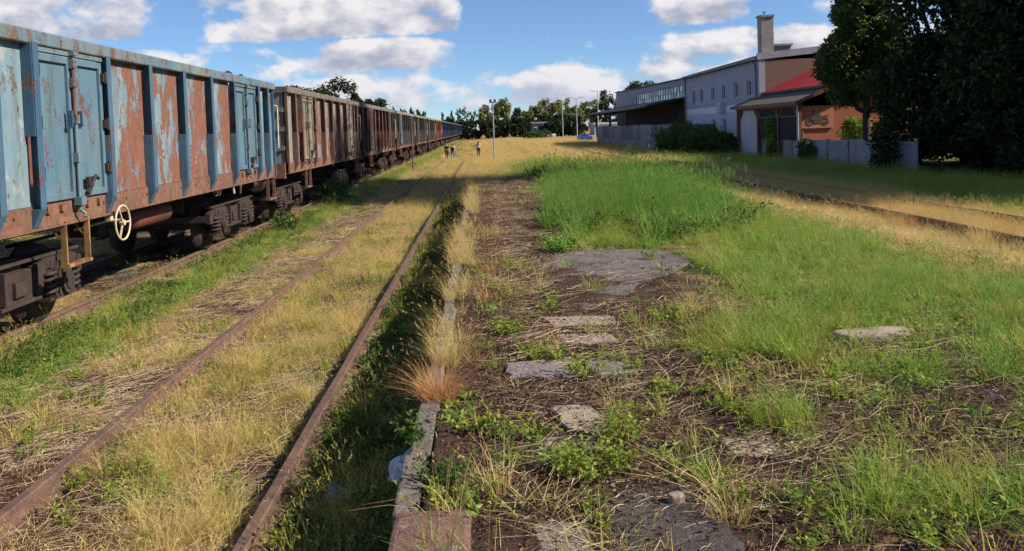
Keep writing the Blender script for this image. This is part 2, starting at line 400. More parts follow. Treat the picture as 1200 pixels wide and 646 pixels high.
M['old_brick'] = brickmat('old_brown_brickwork', (0.25, 0.145, 0.095), (0.15, 0.09, 0.062), (0.24, 0.18, 0.145))

# vegetation
V = {}
V['dry'] = leafmat('dry_golden_grass', (0.78, 0.59, 0.26), (0.56, 0.47, 0.15), (0.66, 0.40, 0.18), 0.35, 0.6)
V['dry_orange'] = leafmat('dry_orange_grass', (0.66, 0.34, 0.15), (0.58, 0.37, 0.15), (0.50, 0.22, 0.11), 0.35, 0.6)
V['olive'] = leafmat('yellowing_grass', (0.58, 0.48, 0.13), (0.40, 0.39, 0.08), (0.66, 0.50, 0.20), 0.42, 0.55)
V['green'] = leafmat('green_grass', (0.20, 0.36, 0.05), (0.34, 0.46, 0.08), (0.54, 0.52, 0.16), 0.45, 0.5)
V['lush'] = leafmat('lush_green_grass', (0.14, 0.31, 0.045), (0.24, 0.40, 0.07), (0.40, 0.46, 0.15), 0.45, 0.5)
V['weed'] = leafmat('weed_leaves', (0.24, 0.34, 0.045), (0.40, 0.43, 0.08), (0.14, 0.22, 0.04), 0.45, 0.5)
V['weed_dark'] = leafmat('dark_weed_leaves', (0.060, 0.135, 0.028), (0.11, 0.19, 0.035), (0.16, 0.20, 0.05), 0.4, 0.5)
V['straw'] = leafmat('bleached_straw', (0.52, 0.41, 0.26), (0.30, 0.205, 0.12), (0.68, 0.57, 0.40), 0.1, 0.7)
V['twig'] = leafmat('dead_brown_stalks', (0.15, 0.085, 0.055), (0.07, 0.040, 0.028), (0.26, 0.17, 0.10), 0.0, 0.8)
V['flower'] = leafmat('chicory_blue', (0.24, 0.26, 0.46), (0.30, 0.31, 0.50), None, 0.3)
V['lime'] = leafmat('lime_tree_leaves', (0.048, 0.088, 0.02), (0.10, 0.155, 0.036), (0.19, 0.235, 0.07), 0.35, 0.45)
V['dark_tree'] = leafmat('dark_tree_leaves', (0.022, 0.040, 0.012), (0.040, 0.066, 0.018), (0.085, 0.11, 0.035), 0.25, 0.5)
V['far_tree'] = leafmat('far_tree_leaves', (0.045, 0.075, 0.020), (0.075, 0.105, 0.028), (0.11, 0.13, 0.04), 0.3, 0.6, wscale=0.15)
V['far_light'] = leafmat('yellow_green_tree_leaves', (0.17, 0.20, 0.05), (0.26, 0.26, 0.075), (0.30, 0.27, 0.09), 0.35, 0.6, wscale=0.15)
V['far_dark'] = leafmat('far_dark_tree_leaves', (0.022, 0.040, 0.015), (0.038, 0.058, 0.02), None, 0.25, 0.6, wscale=0.15)
V['shrub'] = leafmat('shrub_leaves', (0.045, 0.09, 0.022), (0.085, 0.15, 0.032), (0.14, 0.20, 0.05), 0.35, 0.5)
V['climber'] = leafmat('climber_leaves', (0.16, 0.26, 0.04), (0.24, 0.33, 0.06), None, 0.4, 0.5)

# ------------------------------------------------------------------ the ground
def dip(x, y):
    return -0.42 * sst(y, 48, 76) * (1 - sst(y, 95, 150)) * sst(x, -4.4, -3.3) * (1 - sst(x, 3, 9))
def plateau(x, y):
    return sst(x, -0.345, -0.305) * (1 - sst(x, 5.2, 7.0)) * (1 - sst(y, 23, 28))
def ground_z(x, y):
    x = np.asarray(x, float); y = np.asarray(y, float)
    b = -0.65 + 0.22 * sst(x, 0.5, 7.5)
    m = plateau(x, y)
    far = 1 - sst(np.hypot(x, y), 60, 140)
    n = (fbm(x, y, 0.6, 3) - 0.5) * 0.10 + (fbm(x, y, 3.1, 4) - 0.5) * 0.045 + (fbm(x, y, 9.0, 5, 3) - 0.5) * 0.022
    dx = np.minimum(np.abs(x + 1.31), np.abs(x + 2.81)); near_rail = 1 - sst(dx, 0.1, 0.35)
    amp = np.where(m > 0.5, 0.62, 1.0) * (1 - 0.6 * near_rail) * far
    mound = 0.34 * np.exp(-((x - 1.2) / 1.5) ** 2 - ((y - 24.8) / 1.4) ** 2)
    hill = np.where(y > 165, (y - 165) * 0.004, 0.0) * np.clip(1 - (y - 165) / 1600, 0, 1)
    return b * (1 - m) + n * amp + dip(x, y) + mound + hill

def lines(*segs):
    out = []
    for a, b, st in segs: out += list(np.arange(a, b, st))
    return np.array(out + [segs[-1][1]])
gx = lines((-2500, -400, 300), (-400, -60, 34), (-60, -14, 2.5), (-14, -4.6, 0.22), (-4.6, -0.45, 0.07), (-0.45, -0.2, 0.025), (-0.2, 4.0, 0.05), (4.0, 16, 0.13), (16, 60, 2.2), (60, 400, 34), (400, 2500, 300))
gy = lines((-600, -20, 60), (-20, 2.4, 1.6), (2.4, 11, 0.055), (11, 32, 0.14), (32, 60, 0.5), (60, 200, 3.5), (200, 600, 40), (600, 4200, 300))
GX, GY = np.meshgrid(gx, gy)
GZ = ground_z(GX, GY)

def zones(x, y):
    """weights: bare soil, dry grass, green grass, gravelly trackbed"""
    x = np.asarray(x, float); y = np.asarray(y, float)
    n = fbm(x, y, 0.9, 21); n2 = fbm(x, y, 0.35, 22); n3 = fbm(x, y, 2.2, 23)
    plat = sst(x, -0.36, -0.26) * (1 - sst(x, 5.0, 6.4)) * (1 - sst(y, 24, 28.5))
    # green on the platform: right of a slanting border
    bord = 1.15 + 0.10 * (y - 3.2) + 0.9 * (n - 0.5)
    bord = np.where(y > 8.2, 2.1 - 0.42 * (y - 8.2), bord); bord = np.maximum(bord, 1.05 + 0.55 * (n - 0.5))
    gp = sst(x, bord - 0.25, bord + 0.55)
    gapn = (1 - sst(fbm(x, y, 2.1, 50), 0.43, 0.56)) * (1 - 0.75 * sst(x, 2.2, 3.8)) * (1 - 0.8 * sst(y, 8, 12)) * 1.2
    green_p = plat * gp * (1 - 0.75 * gapn) * (1 - sst(x, 4.1, 5.3) * 0.92)
    dry_p = plat * sst(x, 4.1, 5.3)
    soil_p = plat * np.clip(1 - gp * (1 - 0.8 * gapn), 0, 1)
    mound = np.exp(-((x - 1.0) / 1.7) ** 2 - ((y - 25.0) / 1.9) ** 2) * 1.4
    # left of the platform
    left = 1 - sst(x, -0.36, -0.28)
    tracks = left * sst(x, -2.95, -2.75)
    pit = left * sst(x, -1.38, -1.2) * (1 - sst(y, 24, 30))
    outer = left - tracks
    verge = np.exp(-((x + 4.45 - 0.6 * (n2 - 0.5)) / 0.50) ** 2) * sst(y, 5, 9) * (0.55 + 0.9 * n)
    soil_l = outer * sst(n + 0.25 * sst(y, 12, 22) - 0.15 * sst(y, 36, 44), 0.40, 0.56) * (1 - verge) * 0.9 + (tracks - pit) * (1 - sst(fbm(x, y, 1.5, 31), 0.45, 0.56)) * 0.9
    bare = np.exp(-((x + 2.6) / 2.2) ** 2 - ((y - 29) / 3.6) ** 2)
    green_l = outer * verge + outer * sst(n2, 0.57, 0.70) * 0.25 + pit * 0.7 + (tracks - pit) * sst(n, 0.58, 0.70) * 0.45
    # far field and the right-hand side
    farf = (1 - plat) * sst(x, -0.36, -0.28)
    fgreen = farf * np.clip(np.exp(-((x - 3.6) / 2.6) ** 2 - ((y - 42) / 16) ** 2) * 1.5 + sst(x, 9.7, 10.6) * (1 - sst(y, 52, 66)) * (0.75 + 0.5 * n), 0, 1)
    fdry = np.clip(farf - fgreen, 0, 1)
    soil = np.clip(soil_p + mound + soil_l + bare * (1 - plat), 0, 1)
    green = np.clip(green_p + green_l + fgreen, 0, 1) * (1 - soil * 0.8)
    dry = np.clip(dry_p + outer * (1 - verge) + (tracks - pit) + fdry + pit * 0.2, 0, 1) * (1 - soil * 0.85)
    return soil, dry, green, np.clip(pit * 0.6 + tracks * 0.3, 0, 1)

def build_ground():
    ny, nx = GX.shape
    idx = np.arange(nx * ny).reshape(ny, nx)
    F = np.stack([idx[:-1, :-1], idx[:-1, 1:], idx[1:, 1:], idx[1:, :-1]], -1).reshape(-1, 4)
    me = arr_mesh('ground', np.stack([GX, GY, GZ], -1).reshape(-1, 3), F, True)
    s, d, g, k = zones(GX.ravel(), GY.ravel())
    at = me.attributes.new('zone', 'FLOAT_COLOR', 'POINT')
    at.data.foreach_set('color', np.stack([s, d, g, k], -1).astype(np.float32).ravel())
    m, t, bs, out = new_mat('ground_mixed_soil_and_grass')
    P = t.node('ShaderNodeNewGeometry').outputs['Position']
    a = t.node('ShaderNodeAttribute', attribute_name='zone')
    sp = t.node('ShaderNodeSeparateColor'); t.l.new(a.outputs['Color'], sp.inputs[0])
    br = t.noise(P, 6, 6, 0.65); fine = t.noise(P, 38, 6, 0.7)
    st = t.node('ShaderNodeMapping'); st.inputs['Rotation'].default_value = (0, 0, R(35)); st.inputs['Scale'].default_value = (1, 7, 1); t.l.new(P, st.inputs[0])
    fib = t.noise(st.outputs[0], 14, 5, 0.65)
    soil = t.mix(t.ss(br, 0.3, 0.7), (0.062, 0.034, 0.025), (0.115, 0.068, 0.048))
    soil = t.mix(t.ss(fine, 0.52, 0.68), soil, (0.035, 0.021, 0.016))
    soil = t.mix(t.m('MULTIPLY', t.ss(fib, 0.60, 0.70), 0.55), soil, (0.24, 0.165, 0.10))
    dry = t.mix(t.ss(fib, 0.35, 0.65), (0.21, 0.135, 0.062), (0.42, 0.29, 0.125))
    dry = t.mix(t.ss(br, 0.55, 0.75), dry, (0.11, 0.07, 0.045))
    gr = t.mix(t.ss(br, 0.3, 0.7), (0.055, 0.085, 0.022), (0.11, 0.125, 0.035))
    jit = t.m('MULTIPLY', t.m('SUBTRACT', br, 0.5), 0.7)
    fs = t.ss(t.m('ADD', sp.outputs[0], jit), 0.3, 0.7)
    fg = t.ss(t.m('ADD', sp.outputs[2], jit), 0.3, 0.7)
    c = t.mix(fg, dry, gr); c = t.mix(fs, c, soil)
    t.l.new(c, bs.inputs['Base Color']); bs.inputs['Roughness'].default_value = 0.95; bs.inputs['Specular IOR Level'].default_value = 0.15
    h = t.m('ADD', t.m('MULTIPLY', fine, 0.6), t.m('ADD', br, t.m('MULTIPLY', fib, 0.7)))
    bump(t, bs, h, 0.9, 0.03)
    o = link('ground', me, material=m); tag(o, kind='structure')
build_ground()

# ------------------------------------------------------------------ platform edge, slabs
def build_platform():
    root = empty('platform', (0, 3, 0)); tag(root, kind='structure')
    L = lambda p: (p[0], p[1] - 3, p[2])
    mb = MB(); mb.box(-0.385, -0.28, -0.5, 20.6, -0.75, -0.06)
    mb.build('retaining_wall', M['concrete'], root)
    y = 3.455; r = random.Random(4)
    while y < 23.2:
        ln = r.uniform(0.55, 0.98)
        j = r.uniform(-0.018, 0.016); dz = r.uniform(-0.02, 0.018)
        b = MB(); b.box(-0.055 + r.uniform(-.006, .006), 0.058 + r.uniform(-.012, .012), 0, ln - r.uniform(0.008, 0.03), -0.16, 0.0)
        o = b.build('edge_stone', M['concrete'], root, (-0.352 + j, y - 3, 0.018 + dz), 0.014)
        o.rotation_euler = (r.uniform(-0.012, 0.012), r.uniform(-0.06, 0.06), r.uniform(-0.02, 0.02))
        y += ln
    b = MB(); b.box(-0.155, 0.155, -0.40, 0.37, -0.20, 0)
    o = b.build('end_block', M['brickblock'], root, (-0.252, 3.05 - 3, 0.045), 0.022); o['label'] = 'reddish concrete end block'
    # slabs lying in the soil: outline points on the platform
    S = [('slab_dark', [(0.70, 10.5), (1.25, 10.9), (2.0, 10.6), (2.45, 9.75), (2.0, 8.95), (1.45, 8.25), (1.20, 7.35), (0.80, 7.3), (0.72, 8.2), (0.58, 9.2)], 0.016),
         ('slab_pale', [(0.42, 7.05), (1.05, 7.0), (1.02, 6.62), (0.52, 6.72)], 0.012),
         ('slab_pale', [(0.50, 6.42), (0.90, 6.40), (0.98, 6.12), (0.60, 6.10)], 0.013),
         ('slab', [(0.10, 5.66), (0.55, 5.76), (0.56, 5.30), (0.12, 5.32)], 0.018),
         ('slab', [(0.64, 5.68), (0.90, 5.62), (0.93, 5.34), (0.66, 5.30)], 0.016),
         ('slab_pale', [(1.16, 6.55), (1.42, 6.5), (1.46, 6.25), (1.2, 6.22)], 0.008),
         ('slab_pale', [(0.34, 4.74), (0.55, 4.72), (0.66, 4.40), (0.60, 4.26), (0.40, 4.36)], 0.020),
         ('slab_dark', [(0.26, 4.30), (0.52, 4.22), (0.54, 3.92), (0.22, 3.98)], 0.012),
         ('asphalt', [(0.48, 3.56), (0.84, 3.62), (0.94, 3.40), (0.88, 2.85), (0.44, 2.85), (0.42, 3.3)], 0.020),
         ('slab', [(0.02, 3.30), (0.34, 3.34), (0.36, 2.8), (0.0, 2.8)], 0.020),
         ('slab_pale', [(1.12, 4.16), (1.36, 4.12), (1.40, 3.90), (1.14, 3.92)], 0.014)]
    for k, (mt, poly, z) in enumerate(S):
        rr = random.Random(k + 50); pts = []
        n = len(poly)
        for i in range(n):
            a, c = poly[i], poly[(i + 1) % n]; ln = math.hypot(c[0] - a[0], c[1] - a[1]); q = max(2, int(ln / 0.07))
            for j in range(q):
                t = j / q; w = 0.012 if j == 0 else 0.022
                pts.append((a[0] + (c[0] - a[0]) * t + rr.uniform(-w, w), a[1] + (c[1] - a[1]) * t + rr.uniform(-w, w)))
        cx = sum(p[0] for p in pts) / len(pts); cy = sum(p[1] for p in pts) / len(pts)
        b = MB(); b.prism([(p[0] - cx, p[1] - cy) for p in pts], 'z', -0.07, 0)
        o = b.build('slab', M[mt], root, (cx, cy - 3, z - 0.007), 0.006); o.rotation_euler = (rr.uniform(-0.006, 0.006), rr.uniform(-0.006, 0.006), 0)
build_platform()

# ------------------------------------------------------------------ tracks
def rail_mesh(y0, y1):
    prof = [(-0.062, 0), (0.062, 0), (0.062, 0.012), (0.012, 0.03), (0.010, 0.098), (0.036, 0.112), (0.036, 0.142), (0.028, 0.150), (-0.028, 0.150), (-0.036, 0.142), (-0.036, 0.112), (-0.010, 0.098), (-0.012, 0.03), (-0.062, 0.012)]
    b = MB(); ys = [y0]; 
    while ys[-1] < y1: ys.append(min(y1, ys[-1] + (1.2 if ys[-1] < 40 else 20)))
    r = random.Random(int(y0 * 10)); n = len(prof); vs = []
    for y in ys:
        jx, jz = r.uniform(-0.008, 0.008), r.uniform(-0.006, 0.006)
        vs += [(p[0] + jx, y, p[1] + jz) for p in prof]
    fs = [(i * n + k, i * n + (k + 1) % n, (i + 1) * n + (k + 1) % n, (i + 1) * n + k) for i in range(len(ys) - 1) for k in range(n)]
    fs += [tuple(range(n))[::-1], tuple((len(ys) - 1) * n + k for k in range(n))]
    b.add(vs, fs); return b
def track(name, label, cx, ztop, y0, y1, sleepers, group='railway tracks'):
    root = empty(name, (cx, y0, ztop - 0.15)); tag(root, label, 'track', group)
    for s in (-0.75, 0.75):
        o = rail_mesh(0, y1 - y0).build('rail', M['rail'], root, (s, 0, 0))
    sm = MB(); sm.box(-1.28, 1.28, -0.12, 0.12, -0.13, 0); me = sm.mesh('sleeper')
    y = 0.35
    while y < sleepers:
        o = link('sleeper', me, root, (random.uniform(-.03, .03), y, -0.012 + random.uniform(-0.02, 0.012)), M['sleeper'])
        o.rotation_euler = (0, random.uniform(-.01, .01), random.uniform(-.03, .03)); y += 0.65
    ch = MB()
    ch.box(-0.09, 0.09, -0.07, 0.07, 0.0, 0.028); ch.tube([(0.08, 0, 0), (0.08, 0, 0.06)], 0.016, 6); ch.tube([(-0.08, 0, 0), (-0.08, 0, 0.06)], 0.016, 6)
    cm = ch.mesh('rail_chair'); y = 0.35
    while y < min(sleepers, 14):
        for s in (-0.75, 0.75): link('rail_chair', cm, root, (s, y, 0.0), M['rail'])
        y += 0.65
track('siding_track', 'rusty overgrown track running along the platform edge', -2.06, -0.50, 1.5, 60, 24)
track('siding_track', 'track under the long row of freight wagons', -6.08, -0.50, 4, 330, 14)
track('siding_track', 'rusty track in dry grass right of the platform before the trees', 8.65, -0.26, 4, 70, 0.1)

# ------------------------------------------------------------------ wagons
WL = 11.6                                           # body length
ZS, ZF, ZT = 1.21, 1.45, 3.25                       # sill bottom, floor line, top of side above rail head
DOORS = [(1.45, 3.15), (8.45, 10.15)]
BAYS = [(0.0, 0.72), (0.72, 1.45), (3.15, 4.475), (4.475, 5.80), (5.80, 7.125), (7.125, 8.45), (10.15, 10.88), (10.88, WL)]
STK = [0.72, 1.45, 3.15, 4.475, 5.80, 7.125, 8.45, 10.15, 10.88]
cache = {}
def cached(key, fn):
    if key not in cache: cache[key] = fn()
    return cache[key]

def m_panel(w):
    b = MB(); b.box(1.435, 1.462, 0.0, w, ZF, ZT - 0.15)
    b.box(1.462, 1.470, 0.0, w, ZF, ZF + 0.035)
    return b.mesh('panel')
def m_stake(closed_low=True, sx=1):
    b = MB(); h0, h1, hm = ZS + 0.05, ZT - 0.13, ZS + 0.95
    def bx(x0, x1, y0, y1, z0, z1):
        b.box(min(x0 * sx, x1 * sx), max(x0 * sx, x1 * sx), y0, y1, z0, z1)
    bx(1.575, 1.588, -0.055, 0.055, h0 + 0.16, h1)              # outer flange
    bx(1.465, 1.575, 0.043, 0.055, h0 + 0.10, h1)               # web on the far side
    lo, hi = (h0 + 0.10, hm) if closed_low else (hm, h1)
    bx(1.465, 1.5745, -0.062, -0.050, lo, hi)                   # closing plate
    # wedge foot
    b.hexa([(1.465 * sx, -0.06, h0 - 0.03), (1.50 * sx, -0.06, h0 - 0.03), (1.50 * sx, 0.05, h0 - 0.03), (1.465 * sx, 0.05, h0 - 0.03),
            (1.465 * sx, -0.06, h0 + 0.16), (1.588 * sx, -0.06, h0 + 0.16), (1.588 * sx, 0.05, h0 + 0.16), (1.465 * sx, 0.05, h0 + 0.16)])
    return b.mesh('stake')
def m_leaf(w):
    """door leaf: rim proud of a sheet"""
    b = MB(); z0, z1 = ZF + 0.02, ZT - 0.22
    b.box(1.468, 1.486, 0.05, w - 0.05, z0 + 0.06, z1 - 0.06)
    for y0, y1 in ((0, 0.065), (w - 0.065, w)): b.box(1.462, 1.522, y0, y1, z0, z1)
    for a, c in ((z0, z0 + 0.075), (z1 - 0.075, z1)): b.box(1.463, 1.520, 0.065, w - 0.065, a, c)
    return b.mesh('door')
def m_lockbar():
    b = MB(); b.tube([(1.552, 0, ZF - 0.12), (1.552, 0, ZT - 0.16)], 0.021, 10)
    for z in (ZF + 0.42, ZF + 0.85, ZF + 1.25, ZT - 0.34): b.box(1.522, 1.582, -0.045, 0.045, z, z + 0.10)
    b.box(1.515, 1.60, -0.055, 0.055, ZT - 0.20, ZT - 0.155); b.box(1.515, 1.60, -0.06, 0.06, ZF - 0.06, ZF + 0.03)
    b.tube([(1.552, 0, ZF - 0.12), (1.58, 0.05, ZF - 0.16), (1.585, 0.03, ZF - 0.2)], 0.018, 6)
    return b.mesh('locking_bar')
def m_hinge():
    b = MB(); b.box(1.50, 1.56, -0.055, 0.055, -0.05, 0.05); b.tube([(1.565, 0, -0.07), (1.565, 0, 0.07)], 0.024, 8); return b.mesh('hinge')
def m_latch():
    b = MB(); b.box(1.52, 1.56, -0.07, 0.05, -0.06, 0.05); b.tube([(1.56, -0.05, -0.06), (1.60, 0.02, 0.06), (1.58, 0.12, 0.02)], 0.02, 6)
    b.bar((1.555, -0.10, -0.14), (1.555, 0.02, -0.02), 0.03, 0.05); return b.mesh('latch')
def m_handle():
    b = MB(); b.box(1.52, 1.575, -0.015, 0.015, -0.09, 0.09); b.box(1.52, 1.54, -0.03, 0.03, -0.11, -0.08); return b.mesh('handle')
def m_rail(sx, w=0.13):
    b = MB(); a, c = (1.43, 1.43 + w)
    xs = sorted((a * sx, c * sx))
    b.box(xs[0], xs[1], -0.01, WL + 0.01, ZT - 0.15, ZT); return b.mesh('top_rail')
def m_endrail():
    b = MB(); b.box(-1.425, 1.425, -0.03, 0.09, ZT - 0.15, ZT - 0.003); return b.mesh('end_rail')
def m_sill(sx):
    b = MB(); xs = sorted((1.43 * sx, 1.485 * sx)); b.box(xs[0], xs[1], 0, WL, ZS, ZF - 0.004)
    xs = sorted((1.435 * sx, 1.505 * sx)); b.box(xs[0], xs[1], 0.002, WL - 0.002, ZS - 0.018, ZS - 0.001)
    if sx > 0:
        for d0, d1 in DOORS:
            for k in range(5):
                y = d0 + 0.25 + k * 0.30; b.box(1.485, 1.52, y - 0.04, y + 0.04, ZF - 0.10, ZF - 0.03)
        for y in np.arange(0.4, WL, 0.66): b.tube([(1.485, y, ZF - 0.09), (1.499, y, ZF - 0.09)], 0.018, 6)
    return b.mesh('side_sill')
def m_endwall():
    b = MB(); b.box(-1.43, 1.43, 0.02, 0.05, ZF - 0.2, ZT - 0.15)
    for z in (1.75, 2.2, 2.65): b.box(-1.43, 1.43, -0.03, 0.02, z, z + 0.10)
    for x in (-0.9, -0.3, 0.3, 0.9): b.box(x - 0.04, x + 0.04, -0.05, -0.03, ZF - 0.1, ZT - 0.16)
    return b.mesh('end_wall')
def m_headstock():
    b = MB(); b.box(-1.43, 1.43, -0.10, 0.0, ZS - 0.12, ZF - 0.006); return b.mesh('headstock')
def m_post():
    b = MB(); b.box(1.431, 1.52, -0.05, 0.02, ZS, ZT - 0.152); return b.mesh('corner_post')
def m_farside():
    b = MB(); b.box(-1.462, -1.435, 0.03, WL - 0.03, ZF - 0.005, ZT - 0.152)
    return b.mesh('side_wall')
def m_floor():
    b = MB(); b.box(-1.43, 1.43, 0.05, WL - 0.05, ZF - 0.10, ZF - 0.01)
    b.box(-0.35, 0.35, 0.0, WL, ZS - 0.22, ZF - 0.10)
    for y in np.arange(0.7, WL, 1.3): b.box(-1.43, 1.43, y - 0.06, y + 0.06, ZS - 0.03, ZF - 0.10)
    b.tube([(0.9, 1.0, ZS - 0.12), (0.9, WL - 1, ZS - 0.12)], 0.025, 6)
    b.tube([(0.55, 2.6, ZS - 0.30), (0.55, WL - 2.6, ZS - 0.30)], 0.022, 6)
    for y in (4.2, 7.4): b.box(0.5, 0.9, y - 0.04, y + 0.04, ZS - 0.40, ZS)
    return b.mesh('underframe')
def m_wheel():
    b = MB()
    prof = [(-0.075, 0.10), (-0.075, 0.39), (-0.07, 0.455), (0.045, 0.465), (0.06, 0.495), (0.075, 0.495), (0.075, 0.41), (0.03, 0.38), (0.02, 0.18), (0.075, 0.12), (0.075, 0.10)]
    n = 28; vs = []; 
    for x, r_ in prof:
        for k in range(n): vs.append((-x, r_ * math.cos(2 * math.pi * k / n), r_ * math.sin(2 * math.pi * k / n)))
    b.add(vs, [(i * n + k, i * n + (k + 1) % n, (i + 1) * n + (k + 1) % n, (i + 1) * n + k) for i in range(len(prof) - 1) for k in range(n)], True)
    return b.mesh('wheel')
def m_axle():
    b = MB(); b.tube([(-1.0, 0, 0), (1.0, 0, 0)], 0.08, 12); return b.mesh('axle')
def m_bogieframe():
    b = MB()
    for s in (1, -1):
        xo, xi = s * 1.06, s * 0.98; x0, x1 = min(xo, xi), max(xo, xi)
        poly = [(-1.45, 0.52), (-1.45, 0.70), (-1.15, 0.80), (-0.62, 0.82), (-0.38, 0.72), (0.38, 0.72), (0.62, 0.82), (1.15, 0.80), (1.45, 0.70), (1.45, 0.52), (1.25, 0.50), (1.20, 0.66), (0.60, 0.66), (0.50, 0.42), (0.32, 0.36), (-0.32, 0.36), (-0.50, 0.42), (-0.60, 0.66), (-1.20, 0.66), (-1.25, 0.50)]
        b.prism(poly, 'x', x0, x1)
        xf0, xf1 = sorted((s * 1.075, s * 0.92)); b.box(xf0, xf1, -1.42, 1.42, 0.80, 0.835)
        xf0, xf1 = sorted((s * 1.10, s * 0.90)); b.box(xf0, xf1, -0.40, 0.40, 0.36, 0.40)
        for y in (-0.33, 0.33): b.box(min(s * 1.06, s * 1.12), max(s * 1.06, s * 1.12), y - 0.03, y + 0.03, 0.42, 0.76)
        xf0, xf1 = sorted((s * 1.062, s * 1.10)); b.box(xf0, xf1, -0.12, 0.12, 0.46, 0.62)
    b.box(-0.98, 0.98, -0.22, 0.22, 0.50, 0.86)
    for y in (-1.42, 1.42): b.box(-0.98, 0.98, y - 0.04, y + 0.04, 0.55, 0.66)
    b.box(-0.25, 0.25, -0.25, 0.25, 0.86, 1.05)
    return b.mesh('side_frame')
def m_axlebox():
    b = MB()
    b.box(0.97, 1.13, -0.15, 0.15, -0.14, 0.17); b.tube([(1.0, 0, 0), (1.17, 0, 0)], 0.135, 14); b.tube([(1.17, 0, 0), (1.185, 0, 0)], 0.085, 12)
    b.box(0.98, 1.12, -0.36, 0.36, -0.17, -0.13)
    b.prism([(-0.15, 0.17), (0.15, 0.17), (0.10, 0.26), (-0.10, 0.26)], 'x', 1.0, 1.10)
    b.tube([(1.06, -0.19, -0.15), (1.06, -0.19, 0.3)], 0.02, 6)
    return b.mesh('axle_box')
def m_spring():
    b = MB(); pts = [(1.055 + 0.085 * math.cos(a), 0.085 * math.sin(a), -0.125 + 0.31 * a / (4.5 * 2 * math.pi)) for a in np.linspace(0, 4.5 * 2 * math.pi, 46)]
    b.tube(pts, 0.024, 6); b.tube([(1.055, 0, -0.12), (1.055, 0, 0.18)], 0.05, 8); return b.mesh('spring')
def m_buffer():
    b = MB(); b.tube([(0, 0, 0), (0, -0.28, 0)], 0.09, 12); b.tube([(0, -0.28, 0), (0, -0.52, 0)], 0.065, 12); b.tube([(0, -0.52, 0), (0, -0.545, 0), (0, -0.565, 0)], [0.21, 0.22, 0.19], 18); return b.mesh('buffer')
def m_hook():
    b = MB(); b.bar((0, 0, 0), (0, -0.35, 0), 0.05, 0.09); b.tube([(0, -0.33, 0), (0, -0.42, 0.06), (0, -0.36, 0.13)], 0.03, 6)
    b.ring((0, -0.42, -0.12), (1, 0, 0), 0.16, 0.02, 14, 6); return b.mesh('coupling')
def m_hose():
    b = MB(); b.tube([(0.45, 0.0, ZS - 0.10), (0.45, -0.16, ZS - 0.14), (0.45, -0.26, ZS - 0.32), (0.42, -0.24, ZS - 0.52), (0.40, -0.16, ZS - 0.62)], 0.03, 8)
    b.box(0.37, 0.44, -0.19, -0.11, ZS - 0.70, ZS - 0.58); return b.mesh('brake_hose')
def m_step():
    b = MB(); z0 = ZS - 0.46
    for y in (-0.27, 0.27): b.box(1.44, 1.50, y - 0.014, y + 0.014, z0, ZS + 0.02); 
    b.box(1.42, 1.52, -0.285, 0.285, z0 - 0.03, z0 + 0.004)
    for y in (-0.27, 0.27): b.bar((1.49, y, z0 + 0.2), (1.30, y, ZS), 0.02, 0.02)
    return b.mesh('step')
def m_handwheel():
    b = MB(); c = (1.60, 0, 0); b.ring(c, (1, 0, 0), 0.212, 0.0135, 30, 8)
    for k in range(3):
        a = R(90 + 120 * k); b.bar((1.60, 0, 0), (1.60, -0.205 * math.sin(a + R(60)), 0.205 * math.cos(a + R(60))), 0.018, 0.016)
    b.tube([(1.57, 0, 0), (1.625, 0, 0)], 0.034, 10); return b.mesh('handwheel')
def m_spindle():
    b = MB(); b.tube([(1.40, 0, 0), (1.60, 0, 0)], 0.02, 8); b.tube([(1.42, 0, 0), (1.0, 0, -0.10)], 0.015, 6); b.box(1.40, 1.47, -0.04, 0.04, 0.0, 0.25); return b.mesh('spindle')
def m_tank():
    b = MB(); b.tube([(1.05, -0.68, 0), (1.05, -0.62, 0), (1.05, 0.62, 0), (1.05, 0.68, 0)], [0.10, 0.17, 0.17, 0.10], 16); b.box(0.95, 1.15, -0.4, -0.34, 0.10, 0.40); b.box(0.95, 1.15, 0.34, 0.4, 0.10, 0.40); return b.mesh('air_tank')
def m_handrail():
    b = MB(); x = 1.53
    b.tube([(x - 0.06, 0, 0.0), (x + 0.03, 0, 0.02), (x + 0.04, 0.02, 0.08), (x + 0.04, 0.02, 0.95), (x + 0.03, 0, 1.0), (x - 0.06, 0, 1.02)], 0.016, 8); return b.mesh('handrail')
def m_header():
    b = MB(); b.box(1.462, 1.535, 0.062, 1.638, ZT - 0.205, ZT - 0.155); return b.mesh('door_header')
def m_marks():
    """rows of worn white stencil marks, too worn to read"""
    b = MB(); r = random.Random(9); z = 0
    for row in range(6):
        y = 0.02; h = r.choice((0.035, 0.045, 0.06))
        while y < 0.36:
            w = r.uniform(0.018, 0.04)
            if r.random() < 0.55: b.box(1.4625, 1.4638, y, y + w, z, z + h)
            y += w + r.uniform(0.008, 0.03)
        z -= h + r.uniform(0.03, 0.07)
    return b.mesh('stencil_marks')

